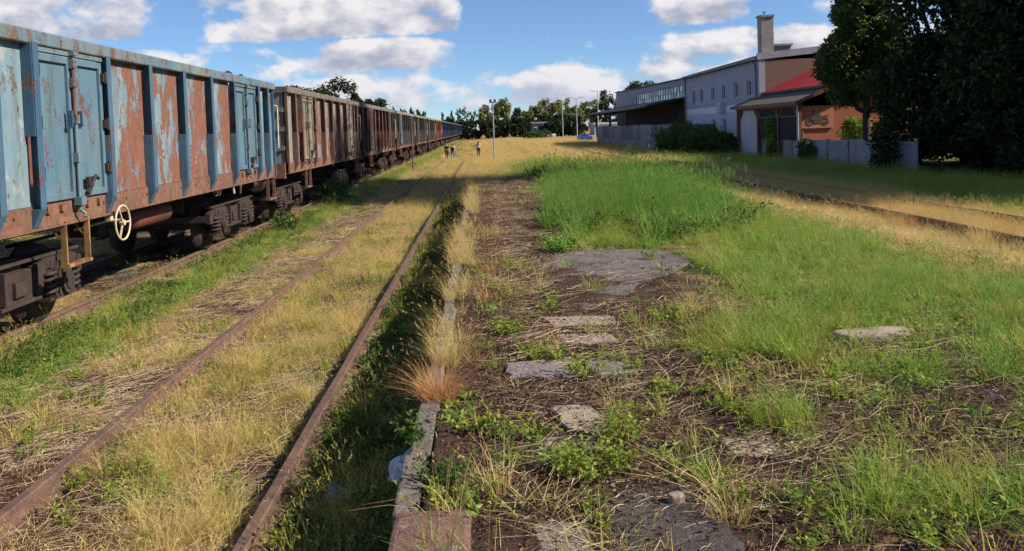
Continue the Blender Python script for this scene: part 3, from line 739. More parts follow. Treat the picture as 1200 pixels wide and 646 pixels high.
def simple_wagon_body():
    b = MB()
    b.box(-1.46, 1.462, 0.0, 0.04, ZS, ZT - 0.15); b.box(-1.46, 1.462, WL - 0.04, WL, ZS, ZT - 0.15)
    b.box(1.43, 1.461, 0.04, WL - 0.04, ZF, ZT - 0.15); b.box(-1.462, -1.43, 0.04, WL - 0.04, ZF, ZT - 0.15)
    b.box(-1.42, 1.42, 0.05, WL - 0.05, ZF - 0.1, ZF)
    return b.mesh('body')
def simple_bogie():
    b = MB(); 
    for s in (-1.05, 0.93): b.prism([(-1.45, 0.5), (-1.45, 0.72), (-1.1, 0.82), (1.1, 0.82), (1.45, 0.72), (1.45, 0.5), (1.15, 0.3), (0.7, 0.3), (0.4, 0.45), (-0.4, 0.45), (-0.7, 0.3), (-1.15, 0.3)], 'x', s, s + 0.12)
    b.box(-0.93, 0.93, -0.2, 0.2, 0.5, 1.1)
    return b.mesh('bogie')

def mset(**k): return k
BLUE = mset(panel=['blue_panel_ok', 'blue_panel_ok', 'blue_panel_rust', 'blue_panel', 'blue_panel_rust', 'blue_panel', 'blue_panel_ok', 'blue_panel_ok'], stake='blue_frame', rail='blue_rail', door='blue_door', sill='sill', end='tan')
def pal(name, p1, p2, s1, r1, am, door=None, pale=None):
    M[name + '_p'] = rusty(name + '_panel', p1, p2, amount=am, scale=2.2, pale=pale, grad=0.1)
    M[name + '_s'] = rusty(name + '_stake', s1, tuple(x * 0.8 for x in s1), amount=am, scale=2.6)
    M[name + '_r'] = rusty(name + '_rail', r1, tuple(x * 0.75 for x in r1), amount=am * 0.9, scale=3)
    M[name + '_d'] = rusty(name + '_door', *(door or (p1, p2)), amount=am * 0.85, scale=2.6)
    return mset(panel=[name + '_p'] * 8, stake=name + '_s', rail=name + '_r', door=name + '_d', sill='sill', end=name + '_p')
M['tan'] = rusty('rusty_end_wall', (0.33, 0.18, 0.11), (0.27, 0.13, 0.08), amount=0.55, scale=2.2)
TAN = pal('beige_wagon', (0.34, 0.27, 0.19), (0.21, 0.26, 0.275), (0.14, 0.088, 0.062), (0.21, 0.17, 0.13), 0.44, ((0.24, 0.26, 0.24), (0.27, 0.22, 0.155)), (0.40, 0.34, 0.27))
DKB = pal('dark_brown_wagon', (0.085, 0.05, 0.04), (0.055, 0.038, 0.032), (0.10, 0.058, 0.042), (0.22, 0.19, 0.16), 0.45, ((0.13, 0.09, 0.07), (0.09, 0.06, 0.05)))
TEAL = pal('teal_wagon', (0.24, 0.27, 0.27), (0.10, 0.19, 0.24), (0.10, 0.11, 0.10), (0.32, 0.28, 0.24), 0.42, ((0.12, 0.30, 0.38), (0.20, 0.33, 0.38)), (0.55, 0.50, 0.43))
GRN = pal('greygreen_wagon', (0.17, 0.20, 0.18), (0.25, 0.24, 0.21), (0.08, 0.085, 0.075), (0.29, 0.25, 0.2), 0.40, None, (0.42, 0.38, 0.33))
ORG = pal('orange_wagon', (0.36, 0.14, 0.07), (0.30, 0.11, 0.06), (0.30, 0.11, 0.055), (0.32, 0.20, 0.13), 0.5)
NVY = pal('navy_wagon', (0.03, 0.06, 0.125), (0.022, 0.045, 0.095), (0.03, 0.07, 0.15), (0.12, 0.135, 0.155), 0.36)
SLT = pal('slate_wagon', (0.045, 0.058, 0.08), (0.035, 0.042, 0.056), (0.038, 0.05, 0.07), (0.12, 0.13, 0.14), 0.38)

def bogie(root, yc, lod):
    g = empty('bogie', (0, yc, 0), parent=root)
    link('side_frame', cached('bf', m_bogieframe), g, (0, 0, 0), M['bogie'])
    for ay in (-0.9, 0.9):
        for s in (1, -1):
            w = link('wheel', cached('wh', m_wheel), g, (0.75 * s, ay, 0.46), M['bogie'])
            if s < 0: w.rotation_euler = (0, 0, math.pi)
        link('axle', cached('ax', m_axle), g, (0, ay, 0.46), M['bogie'])
        link('axle_box', cached('ab', m_axlebox), g, (0, ay, 0.46), M['bogie'])
        ob = link('axle_box', cached('ab', m_axlebox), g, (0, ay, 0.46), M['bogie']); ob.rotation_euler = (0, 0, math.pi)
        if lod < 2:
            for dy in (-0.27, 0.27): link('spring', cached('sp', m_spring), g, (0, ay + dy, 0.46), M['bogie'])
    return g

def wagon(k, P, label, lod, seed):
    r = random.Random(seed)
    root = empty('freight_wagon', (-6.08, 7.4 + 12.85 * k, -0.50)); tag(root, label, 'wagon', 'freight wagons of the long train')
    if lod == 2:
        link('body', cached('sb', simple_wagon_body), root, (0, 0, 0), M[P['panel'][2]])
        link('top_rail', cached('tr1', lambda: m_rail(1)), root, (0, 0, 0), M[P['rail']])
        link('side_sill', cached('ss1', lambda: m_sill(1)), root, (0, 0, 0), M[P['sill']])
        for y in STK: link('stake', cached('stT', m_stake), root, (0, y, 0), M[P['stake']])
        for d0, d1 in DOORS:
            w = (d1 - d0 - 0.13) / 2
            for j in range(2): link('door', cached('lf', lambda: m_leaf(w)), root, (0, d0 + 0.065 + j * (w + 0.002), 0), M[P['door']])
        for yc in (1.85, WL - 1.85): link('bogie', cached('sbg', simple_bogie), root, (0, yc, 0), M['bogie'])
        return root
    for i, (a, c) in enumerate(BAYS):
        link('panel', cached(('pn', round(c - a, 3)), lambda: m_panel(c - a)), root, (0, a, 0), M[P['panel'][i]])
    for i, y in enumerate(STK):
        low = not (i in (1,))
        o = link('stake', cached(('st', low), lambda: m_stake(low)), root, (0, y, 0), M[P['stake']])
        if lod == 0: add_bevel(o, 0.004)
        link('stake', cached('stm', lambda: m_stake(True, -1)), root, (0, y, 0), M[P['stake']])
    for sx in (1, -1):
        o = link('top_rail', cached(('tr', sx), lambda: m_rail(sx)), root, (0, 0, 0), M[P['rail']])
        if lod == 0: add_bevel(o, 0.02, 3)
        link('side_sill', cached(('ss', sx), lambda: m_sill(sx)), root, (0, 0, 0), M[P['sill']])
    for flip in (0, 1):
        for nm, fn, mt in (('end_wall', m_endwall, P['end']), ('end_rail', m_endrail, P['rail']), ('headstock', m_headstock, 'sill')):
            o = link(nm, cached(nm, fn), root, (0, 0 if not flip else WL, 0), M[mt])
            if flip: o.rotation_euler = (0, 0, math.pi)
        for x in (-0.875, 0.875):
            o = link('buffer', cached('bu', m_buffer), root, (x, -0.10 if not flip else WL + 0.10, 1.03), M['bogie'])
            if flip: o.rotation_euler = (0, 0, math.pi)
        o = link('coupling', cached('ho', m_hook), root, (0, -0.1 if not flip else WL + 0.1, 1.05), M['bogie'])
        if flip: o.rotation_euler = (0, 0, math.pi)
        o = link('brake_hose', cached('hs', m_hose), root, (0, -0.1 if not flip else WL + 0.1, 0), M['white_paint' if flip and lod == 0 else 'bogie'])
        if flip: o.rotation_euler = (0, 0, math.pi); o.location.x = 0.9
    link('corner_post', cached('cp', m_post), root, (0, 0.05, 0), M[P['stake']])
    link('corner_post', cached('cp', m_post), root, (0, WL - 0.02, 0), M[P['stake']])
    link('side_wall', cached('fs', m_farside), root, (0, 0, 0), M[P['end']])
    link('underframe', cached('fl', m_floor), root, (0, 0, 0), M['under'])
    for d0, d1 in DOORS:
        w = (d1 - d0 - 0.13) / 2
        link('door_header', cached('dh', m_header), root, (0, d0, 0), M[P['rail']])
        for j in range(2):
            o = link('door', cached('lf', lambda: m_leaf(w)), root, (0, d0 + 0.065 + j * (w + 0.002), 0), M[P['door']])
            if lod == 0:
                add_bevel(o, 0.006)
                for z in (1.78, 2.30, 2.85):
                    link('hinge', cached('hg', m_hinge), o, (0, -0.005 if j == 0 else w + 0.005, z), M['bogie'])
                link('handle', cached('hd', m_handle), o, (0, w - 0.11 if j == 0 else 0.12, 2.35), M[P['stake']])
                if j == 1: link('latch', cached('la', m_latch), o, (0, 0.30, ZF + 0.19), M['under'])
        link('locking_bar', cached('lb', m_lockbar), root, (0, d0 + 0.065 + w, 0), M[P['rail']])
    link('step', cached('sk', m_step), root, (0, 2.33, 0), M['step' if k == 0 else 'sill'])
    link('step', cached('sk', m_step), root, (0, WL - 0.4, 0), M['sill'])
    if lod == 0 and k == 0:
        link('spindle', cached('sd', m_spindle), root, (0, 3.28, ZS - 0.10), M['cream'])
        link('handwheel', cached('hw', m_handwheel), root, (0, 3.28, ZS - 0.13), M['cream'])
        link('air_tank', cached('tk', m_tank), root, (0, 5.4, ZS - 0.22), M['tank'])
    o = link('handrail', cached('hr', m_handrail), root, (0, WL + 0.05, 1.75), M['white_paint'])
    bogie(root, 1.85, lod); bogie(root, WL - 1.85, lod)
    return root

w1 = wagon(0, BLUE, 'flaking light blue open wagon nearest the camera with cream handwheel', 0, 1)
link('stencil_marks', m_marks(), w1, (0, 4.475 + 0.36, 2.30), M['worn_marks'])
link('stencil_marks', cached('sm2', m_marks), w1, (0, 5.8 + 0.42, 1.95), M['worn_marks'])
wagon(1, TAN, 'beige, rust and pale blue wagon coupled behind the nearest blue wagon', 0, 2)
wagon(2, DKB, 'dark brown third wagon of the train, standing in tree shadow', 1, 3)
wagon(3, TEAL, 'fourth wagon of the train, pale grey and teal with rusty stakes', 1, 4)
wagon(4, GRN, 'fifth wagon of the train, grey green with dark stakes', 1, 5)
wagon(5, GRN, 'sixth wagon of the train, grey green, just before the orange one', 1, 6)
wagon(6, ORG, 'orange rust wagon far along the train between grey and navy ones', 1, 7)
ords = ['first', 'second', 'third', 'fourth', 'fifth', 'sixth', 'seventh', 'eighth', 'ninth', 'tenth', 'eleventh', 'twelfth', 'thirteenth', 'last']
for i in range(14):
    wagon(7 + i, NVY if i in (0, 1, 3, 4, 7, 10) else SLT, f'{ords[i]} dark blue wagon beyond the orange one towards the train end', 2, 20 + i)

# rusty lumps on the rim of the first two wagons
def lump(loc, s, label):
    b = MB(); r = random.Random(int(loc[1] * 100)); n = 7; vs = []; fs = []
    for i, (z, q) in enumerate(((0, 1.0), (0.5, 0.85), (0.9, 0.45))):
        for k in range(n): a = 2 * math.pi * k / n; rr = q * r.uniform(0.75, 1.2); vs.append((s * rr * math.cos(a), s * 1.4 * rr * math.sin(a), s * z * r.uniform(0.85, 1.1)))
    fs = [(i * n + k, i * n + (k + 1) % n, (i + 1) * n + (k + 1) % n, (i + 1) * n + k) for i in range(2) for k in range(n)] + [tuple(range(14, 21)), tuple(range(n))[::-1]]
    b.add(vs, fs); o = b.build('scrap_lump', M['bogie'], None, loc); tag(o, label, 'scrap', 'scrap lumps on the wagon rims')
lump((-4.62, 15.9, 2.75), 0.07, 'small dark lump on the first wagon rim above its far door')
lump((-4.62, 16.7, 2.75), 0.06, 'smaller dark lump beside the other on the first wagon rim')

# ------------------------------------------------------------------ warehouse on the right
FX = 16.0
def warehouse():
    root = empty('warehouse', (FX, 48.7, -0.42)); tag(root, 'long grey two-storey warehouse with chimney and covered loading bay', 'building')
    X0, Y0, Z0 = FX, 48.7, -0.42
    def put(mb, name, mt, parent=root, bevel=0):      # geometry given in world metres
        for i, v in enumerate(mb.v): mb.v[i] = (v[0] - X0, v[1] - Y0, v[2] - Z0)
        o = mb.build(name, M[mt], parent, None, bevel)
        return o
    wins_u = [49.95, 52.6, 55.4, 58.0, 61.0, 63.3]; W, zu0, zu1 = 1.0, 3.02, 4.0
    wins_l = [52.3, 55.4, 58.0]; zl0, zl1 = 0.55, 1.75
    # front wall as strips with real openings
    def wall_with_holes(y0, y1, z0, z1, holes, name, mt, th=0.35):
        mb = MB(); hs = sorted(holes)
        if not hs: mb.box(FX, FX + th, y0, y1, z0, z1)
        else:
            a, b = hs[0][2], hs[0][3]
            mb.box(FX, FX + th, y0, y1, z0, a); mb.box(FX, FX + th, y0, y1, b, z1)
            p = y0
            for h in hs: mb.box(FX + 0.0, FX + th, p, h[0], a, b); p = h[1]
            mb.box(FX, FX + th, p, y1, a, b)
        put(mb, name, mt)
    wall_with_holes(48.7, 66.4, -0.5, 2.17, [(y, y + W, zl0, zl1) for y in wins_l], 'lower_wall', 'facade_pale')
    wall_with_holes(48.7, 66.4, 2.60, 5.05, [(y, y + W, zu0, zu1) for y in wins_u], 'upper_wall', 'facade_grey')
    mb = MB(); mb.box(FX - 0.004, FX + 0.35, 48.7, 66.4, 2.17, 2.60); put(mb, 'pale_band', 'pvc')
    def window(y, z0, z1, mt='pane'):
        mb = MB(); f = 0.06; xa, xb = FX + 0.10, FX + 0.16
        mb.box(xa, xb, y, y + f, z0, z1); mb.box(xa, xb, y + W - f, y + W, z0, z1); mb.box(xa, xb, y + f, y + W - f, z0, z0 + f); mb.box(xa, xb, y + f, y + W - f, z1 - f, z1)
        mb.box(xa, xb, y + W / 2 - 0.035, y + W / 2 + 0.035, z0 + f, z1 - f)
        o = put(mb, 'window', 'pvc')
        for a, b in ((y + f, y + W / 2 - 0.035), (y + W / 2 + 0.035, y + W - f)):
            g = MB(); g.box(FX + 0.125, FX + 0.135, a, b, z0 + f, z1 - f); put(g, 'pane', mt, o)
        s = MB(); s.box(FX - 0.07, FX + 0.10, y - 0.05, y + W + 0.05, z0 - 0.045, z0 - 0.003); put(s, 'sill', 'zinc', o)
    for y in wins_u: window(y, zu0, zu1)
    for y in wins_l: window(y, zl0, zl1)
    # gable end towards the camera
    mb = MB(); mb.box(FX + 0.35, FX + 14, 48.7, 49.05, -0.5, 5.05); put(mb, 'end_wall', 'old_brick')
    mb = MB(); mb.box(FX, FX + 0.35, 48.69, 48.699, -0.5, 5.05); put(mb, 'corner_plaster', 'facade_grey')
    mb = MB(); mb.prism([(FX - 0.12, 5.05), (FX + 14, 6.2), (FX + 14, 6.62), (FX - 0.12, 5.42)], 'y', 48.64, 48.75); put(mb, 'verge_flashing', 'zinc')
    mb = MB(); mb.hexa([(FX - 0.25, 48.75, 5.08), (FX + 14, 48.75, 6.3), (FX + 14, 66.6, 6.3), (FX - 0.25, 66.6, 5.0), (FX - 0.25, 48.75, 5.26), (FX + 14, 48.75, 6.5), (FX + 14, 66.6, 6.5), (FX - 0.25, 66.6, 5.16)])
    put(mb, 'roof', 'dark_metal')
    mb = MB(); mb.tube([(FX - 0.30, 48.6, 5.10), (FX - 0.30, 66.5, 5.04)], 0.075, 8); put(mb, 'gutter', 'hall_metal')
    for y in (49.05, 66.25):
        mb = MB(); mb.tube([(FX - 0.30, y, 5.06), (FX - 0.12, y, 4.85), (FX - 0.09, y, 4.6), (FX - 0.09, y, -0.4)], 0.055, 8); put(mb, 'downpipe', 'hall_metal')
    # chimneys
    mb = MB(); mb.box(FX + 0.22, FX + 0.92, 48.76, 49.5, 5.1, 7.50); mb.box(FX + 0.16, FX + 0.98, 48.70, 49.56, 7.50, 7.62)
    o = put(mb, 'chimney', 'chimney')
    mb = MB(); mb.tube([(FX + 0.5, 49.1, 7.6), (FX + 0.5, 49.1, 7.86)], 0.03, 6); mb.box(FX + 0.42, FX + 0.62, 49.08, 49.12, 7.78, 7.81); put(mb, 'flue_rod', 'dark_metal', o)
    mb = MB(); mb.box(FX + 2.1, FX + 3.1, 52.0, 52.9, 5.2, 6.1); mb.box(FX + 2.0, FX + 3.2, 51.9, 53.0, 6.1, 6.22); put(mb, 'chimney', 'chimney')
    # air conditioner, conduit
    mb = MB(); mb.box(FX - 0.36, FX - 0.04, 55.6, 56.4, 2.20, 2.80); mb.ring((FX - 0.37, 56.0, 2.5), (1, 0, 0), 0.2, 0.012, 16, 5); mb.box(FX - 0.30, FX, 55.65, 55.7, 2.12, 2.19); mb.box(FX - 0.30, FX, 56.3, 56.35, 2.12, 2.19)
    put(mb, 'air_conditioner', 'facade_pale')
    mb = MB(); mb.tube([(FX - 0.03, 55.4, 2.6), (FX - 0.03, 55.4, 4.1)], 0.03, 6); put(mb, 'conduit', 'pvc')
    # loading hall beyond
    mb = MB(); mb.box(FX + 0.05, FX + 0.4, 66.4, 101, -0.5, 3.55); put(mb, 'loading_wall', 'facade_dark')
    mb = MB(); mb.hexa([(FX, 66.42, 4.62), (FX + 0.35, 66.42, 4.62), (FX + 0.35, 101, 4.62), (FX, 101, 4.62), (FX, 66.42, 5.02), (FX + 0.35, 66.42, 5.02), (FX + 0.35, 101, 5.35), (FX, 101, 5.35)]); put(mb, 'hall_fascia', 'hall_metal')
    mb = MB(); mb.box(FX, FX + 0.35, 87.8, 101, 3.55, 4.62); put(mb, 'hall_cladding', 'hall_metal')
    r = random.Random(3); y = 66.5; k = 0
    while y < 87.5:
        w = 1.06
        mb = MB(); mb.box(FX + 0.02, FX + 0.10, y, y + 0.06, 3.56, 4.61); mb.box(FX + 0.02, FX + 0.10, y + 0.06, y + w, 3.56, 3.62); mb.box(FX + 0.02, FX + 0.10, y + 0.06, y + w, 4.55, 4.61); mb.box(FX + 0.03, FX + 0.09, y + 0.06, y + w, 4.06, 4.10)
        o = put(mb, 'strip_window', 'hall_metal')
        for a, b in ((3.62, 4.06), (4.10, 4.55)):
            g = MB(); g.box(FX + 0.055, FX + 0.065, y + 0.06, y + w, a, b); put(g, 'pane', 'pane_pale' if r.random() < 0.6 else 'pane', o)
        y += w; k += 1
    mb = MB(); mb.hexa([(FX - 0.15, 66.5, 5.03), (FX + 14, 66.5, 6.1), (FX + 14, 101.2, 6.4), (FX - 0.15, 101.2, 5.36), (FX - 0.15, 66.5, 5.12), (FX + 14, 66.5, 6.2), (FX + 14, 101.2, 6.5), (FX - 0.15, 101.2, 5.46)]); put(mb, 'hall_roof', 'dark_metal')
    mb = MB(); mb.box(FX + 0.4, FX + 14, 100.6, 101, -0.5, 5.3); put(mb, 'far_end_wall', 'hall_metal')
    mb = MB(); mb.box(FX + 13.6, FX + 14, 49.1, 100.5, -0.5, 6.0); put(mb, 'back_wall', 'facade_grey')
    # canopy: sloping slab on posts and beams
    mb = MB(); mb.hexa([(12.0, 66.7, 2.78), (FX, 66.7, 3.48), (FX, 97, 3.48), (12.0, 97, 2.78), (12.0, 66.7, 2.93), (FX, 66.7, 3.63), (FX, 97, 3.63), (12.0, 97, 2.93)]); o = put(mb, 'canopy', 'dark_metal')
    for y in np.arange(68, 97, 4.2):
        mb = MB(); mb.bar((12.1, y, 2.68), (FX, y, 3.36), 0.12, 0.2); put(mb, 'beam', 'dark_metal', o)
    for y in (72.6, 82.0, 92.0):
        mb = MB(); mb.box(12.25, 12.45, y - 0.1, y + 0.1, 1.45, 2.72); put(mb, 'canopy_post', 'dark_metal')
    # loading dock
    mb = MB(); mb.box(13.1, FX - 0.003, 58.1, 97, 0.25, 0.55); put(mb, 'dock_floor', 'dock')
    mb = MB(); mb.box(13.05, FX - 0.003, 58.05, 97, -0.6, 0.25); put(mb, 'dock_base', 'dock_base')
    y = 58.1; i = 0
    while y < 96:
        w = 1.7; mb = MB(); mb.box(13.0, 13.09, y, y + w - 0.03, 0.27, 1.50 + r.uniform(-0.05, 0.06)); put(mb, 'dock_panel', 'dock' if r.random() < 0.75 else 'dock_base'); y += w
    mb = MB(); mb.box(13.1, FX - 0.003, 58.02, 58.1, 0.27, 1.46); put(mb, 'dock_end_panel', 'dock')
    # goods standing at the back of the bay
    return root
warehouse()

def annex():
    """porch building with two roofs in front of the warehouse gable"""
    ox, oy, oz = 15.0, 40.0, -0.42
    root = empty('porch_building', (ox, oy, oz)); tag(root, 'low brick building with red roof and timber porch before the warehouse', 'building')
    def put(mb, name, mt, parent=root):
        for i, v in enumerate(mb.v): mb.v[i] = (v[0] - ox, v[1] - oy, v[2] - oz)
        return mb.build(name, M[mt], parent)
    mb = MB(); mb.box(15.35, 19.4, 40.45, 40.8, -0.5, 2.2); put(mb, 'brick_wall', 'brick')
    mb = MB(); mb.prism([(16.9, 2.2), (19.4, 2.2), (19.4, 4.1), (16.9, 3.1)], 'y', 40.6, 40.78); put(mb, 'brick_gable', 'brick')
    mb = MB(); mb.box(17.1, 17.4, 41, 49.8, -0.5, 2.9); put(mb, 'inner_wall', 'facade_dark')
    # lean-to felt roof over the porch
    mb = MB(); mb.hexa([(14.75, 39.6, 2.33), (16.45, 39.6, 3.03), (16.45, 50.1, 3.03), (14.75, 50.1, 2.33), (14.75, 39.6, 2.40), (16.45, 39.6, 3.10), (16.45, 50.1, 3.10), (14.75, 50.1, 2.40)]); put(mb, 'felt_roof', 'felt')
    mb = MB(); mb.box(14.70, 14.745, 39.58, 50.12, 2.24, 2.42); put(mb, 'eaves_board', 'timber')
    mb = MB(); mb.bar((14.75, 39.56, 2.34), (16.5, 39.56, 3.06), 0.04, 0.16); put(mb, 'barge_board', 'timber')
    # red sheet roof, with standing seams
    P = lambda x, y: (x, y, 3.17 + (x - 16.25) * 0.43)
    mb = MB(); a = [P(16.2, 39.6), P(21.5, 39.6), P(21.5, 50.0), P(16.2, 50.0)]; mb.hexa([(p[0], p[1], p[2] - 0.06) for p in a] + a); o = put(mb, 'red_roof', 'red_roof')
    for y in np.arange(39.9, 50, 0.55):
        mb = MB(); p, q = P(16.2, y), P(21.5, y); mb.bar((p[0], p[1], p[2] + 0.012), (q[0], q[1], q[2] + 0.012), 0.03, 0.035); put(mb, 'roof_seam', 'red_roof', o)
    mb = MB(); mb.box(16.12, 16.19, 39.55, 50.05, 3.04, 3.16); put(mb, 'gutter', 'dark_metal')
    mb = MB(); mb.hexa([(21.5, 39.6, 5.42), (24.2, 39.6, 4.2), (24.2, 50, 4.2), (21.5, 50, 5.42), (21.5, 39.6, 5.48), (24.2, 39.6, 4.26), (24.2, 50, 4.26), (21.5, 50, 5.48)]); put(mb, 'red_roof', 'red_roof')
    # posts with knee braces
    for y in (49.6, 46.0, 42.8, 40.0):
        mb = MB(); mb.box(14.95, 15.11, y - 0.08, y + 0.08, -0.5, 2.35); p = put(mb, 'post', 'timber')
        for s in (-1, 1):
            if (y > 49 and s > 0) or (y < 41 and s < 0): continue
            mb = MB(); mb.bar((15.03, y + 0.08 * s, 1.62), (15.03, y + 0.72 * s, 2.30), 0.10, 0.11); put(mb, 'brace', 'timber', p)
    mb = MB(); mb.box(14.96, 15.10, 39.7, 49.9, 2.16, 2.30); put(mb, 'beam', 'timber')
    for a, b in ((42.88, 45.92), (40.08, 42.72)):
        mb = MB(); mb.box(15.02, 15.05, a, b, 0.60, 2.16); n = put(mb, 'dark_net', 'net')
        mb = MB(); mb.tube([(15.0, a, 1.72), (15.0, b, 1.70)], 0.012, 5); put(mb, 'net_cord', 'galv', n)
    mb = MB(); mb.box(15.12, 15.2, 46.1, 49.5, -0.5, 2.16); put(mb, 'pale_partition', 'facade_pale')
    # drainpipe at the front corner
    mb = MB(); mb.tube([(14.88, 39.82, 2.3), (14.88, 39.82, 0.75), (14.88, 39.82, -0.45)], [0.05, 0.05, 0.07], 8); put(mb, 'downpipe', 'galv')
    # board with a painted motorcycle
    mb = MB(); mb.box(15.28, 16.83, 40.38, 40.43, 1.12, 2.18); bd = put(mb, 'sign_board', 'board'); bd['label'] = 'orange board with a dark motorcycle silhouette'
    s = MB(); Y = 40.372; cx, cz, k = 16.06, 1.58, 0.0117
    def w(u, v): return (cx + u * k, cz + v * k)
    for wx in (-34, 30):
        n = 28; vs = []
        for q in (16.5, 9.0):
            for yy in (Y - 0.004, Y + 0.006): vs += [(*w(wx + q * math.cos(2 * math.pi * i / n), -14 + q * math.sin(2 * math.pi * i / n)),) for i in range(n)] if False else [(w(wx + q * math.cos(2 * math.pi * i / n), 0)[0], yy, w(0, -14 + q * math.sin(2 * math.pi * i / n))[1]) for i in range(n)]
        R0, R1, R2, R3 = 0, n, 2 * n, 3 * n        # outer front, outer back, inner front, inner back
        s.add(vs, [(R0 + i, R0 + (i + 1) % n, R2 + (i + 1) % n, R2 + i) for i in range(n)] + [(R0 + i, R1 + i, R1 + (i + 1) % n, R0 + (i + 1) % n) for i in range(n)] + [(R2 + i, R2 + (i + 1) % n, R3 + (i + 1) % n, R3 + i) for i in range(n)])
    for poly in ([(-36, -4), (-26, 10), (-14, 12), (-4, 16), (10, 12), (20, 8), (34, 12), (46, 14), (40, 6), (34, -2), (22, -4), (16, -18), (-12, -20), (-20, -8)],
                 [(-22, 6), (-36, -14), (-32, -16), (-16, 8)], [(-24, 8), (-18, 34), (-14, 33), (-19, 10)], [(-24, 34), (-10, 30), (-10, 27), (-24, 30)], [(-6, 14), (4, 22), (16, 14)], [(14, -20), (44, -18), (44, -14), (14, -14)]):
        s.prism([w(*p) for p in poly], 'y', Y - 0.005 - 0.0007 * len(poly), Y + 0.006)
    put(s, 'painted_motorcycle', 'soot', bd)
    mb = MB(); mb.box(15.3, 15.34, 40.30, 40.34, 0.55, 1.0); put(mb, 'gate_bolt', 'galv')
annex()

def fence():
    root = empty('concrete_fence', (15.2, 28, -0.42)); tag(root, 'pale concrete panel fence in front of the porch building and trees', 'fence')
    y = 30.65; r = random.Random(2); i = 0
    while y < 50.5:
        w = 2.15
        if not (39.6 < y + w and y < 40.1 and False):
            mb = MB(); mb.box(-0.03, 0.03, 0.07, w - 0.07, -0.05, 1.06); o = mb.build('fence_panel', M['fence_panel'], root, (0, y - 28, r.uniform(-0.03, 0.03)), 0.008)
        mb = MB(); mb.box(-0.06, 0.06, -0.06, 0.06, -0.1, 1.08); mb.build('fence_post', M['fence_post'], root, (0, y - 28, 0), 0.008)
        y += w; i += 1
fence()
def shed_panel():
    b = MB(); b.box(-0.04, 0.04, 0, 1.1, 0, 1.12); b.box(-0.06, -0.04, 0.0, 0.08, 0, 1.12); b.box(-0.06, -0.04, 1.02, 1.1, 0, 1.12); b.box(-0.06, -0.04, 0.08, 1.02, 1.03, 1.12)
    o = b.build('metal_gate', M['fence_panel'], None, (15.2, 29.4, -0.47)); tag(o, 'pale sheet gate at the fence end beneath the dark trees', 'gate')
shed_panel()

# ------------------------------------------------------------------ trees and shrubs
def leaf_cloud(n, blobs, size, g, aspect=0.62, droop=0.25, shell=0.55, loose=0.16):
    """n leaves spread in ellipsoid blobs (centre, radii), denser at the outside; each leaf two triangles folded along its rib"""
    vol = np.array([b[1][0] * b[1][1] * b[1][2] for b in blobs]) ** 0.67; pr = vol / vol.sum()
    which = g.choice(len(blobs), n, p=pr)
    C = np.array([b[0] for b in blobs])[which]; Rd = np.array([b[1] for b in blobs])[which]
    d = g.normal(size=(n, 3)); d /= np.linalg.norm(d, axis=1, keepdims=True)
    rad = (shell + (1 - shell) * g.random(n)) ** 0.8; rad = np.where(g.random(n) < 0.22, g.random(n), rad); rad *= 1 + loose * g.normal(size=n) * (g.random(n) < 0.3 + loose)
    P = C + d * Rd * rad[:, None]
    ax = d + 0.9 * g.normal(size=(n, 3)); ax[:, 2] -= droop; ax /= np.linalg.norm(ax, axis=1, keepdims=True)
    t = np.cross(ax, g.normal(size=(n, 3))); t /= np.linalg.norm(t, axis=1, keepdims=True) + 1e-9
    nn = np.cross(ax, t); s = size * (0.6 + 0.8 * g.random(n))[:, None]
    a = P - ax * s * 0.5; c = P + ax * s * 0.5; l = P + t * s * aspect * 0.5 + nn * s * 0.10; r_ = P - t * s * aspect * 0.5 + nn * s * 0.10
    V_ = np.stack([a, l, c, r_], 1).reshape(-1, 3); F = np.arange(4 * n).reshape(-1, 4)
    return V_, F
def tree(name, loc, H, crown_z, rx, ry, nleaf, size, mt, label, group=None, cat='tree', nb=26, seed=0, trunk_r=None, shape='round', lean=0.0, trunk_name='trunk', loose=0.16, fat=1.0):
    g = np.random.default_rng(seed + 77); rr = random.Random(seed)
    root = empty(name, loc); tag(root, label, cat, group)
    top = H; cz = (crown_z + top) / 2; hz = (top - crown_z) / 2
    blobs = []
    for i in range(nb):
        z = -0.86 + 1.74 * (i + g.random()) / nb; a_ = g.random() * 6.283; q = (0.25 + 0.75 * g.random()) ** 0.6 * 0.80
        x, y = math.cos(a_) * q, math.sin(a_) * q
        wdt = {'round': math.sqrt(1 - 0.92 * z * z), 'tall': math.sqrt(max(0.05, 1 - abs(z) ** 2.8)) * (1.05 - 0.15 * z)}[shape]
        br = rr.uniform(0.26, 0.42) * fat
        blobs.append(((x * rx * wdt + lean * (z + 1), y * ry * wdt, cz + z * hz), (rx * br, ry * br, max(hz * br * 0.62, rx * br * 0.6))))
    V_, F = leaf_cloud(nleaf, blobs, size, g, loose=loose)
    o = link('crown', arr_mesh('crown', V_, F), root, None, V[mt])
    tr = trunk_r or H * 0.022
    mb = MB(); zt = crown_z + hz * 0.9
    mb.tube([(0, 0, -0.3), (0, 0, 0.3), (0.02 * H * rr.uniform(-1, 1), 0.02 * H * rr.uniform(-1, 1), crown_z), (lean, 0, zt)], [tr * 1.5, tr * 1.1, tr * 0.85, tr * 0.35], 10)
    for b in blobs[::2]:
        c = Vector(b[0]); z0 = min(max(crown_z * 0.85, c.z - hz * 0.7), zt * 0.95); s_ = Vector((lean * z0 / max(zt, .1), 0, z0))
        mid = s_.lerp(c, 0.55) + Vector((0, 0, -0.05 * H)); mb.tube([s_, mid, c], [tr * 0.42, tr * 0.25, tr * 0.07], 5, False)
    mb.build(trunk_name, M['bark'], root)
    return root

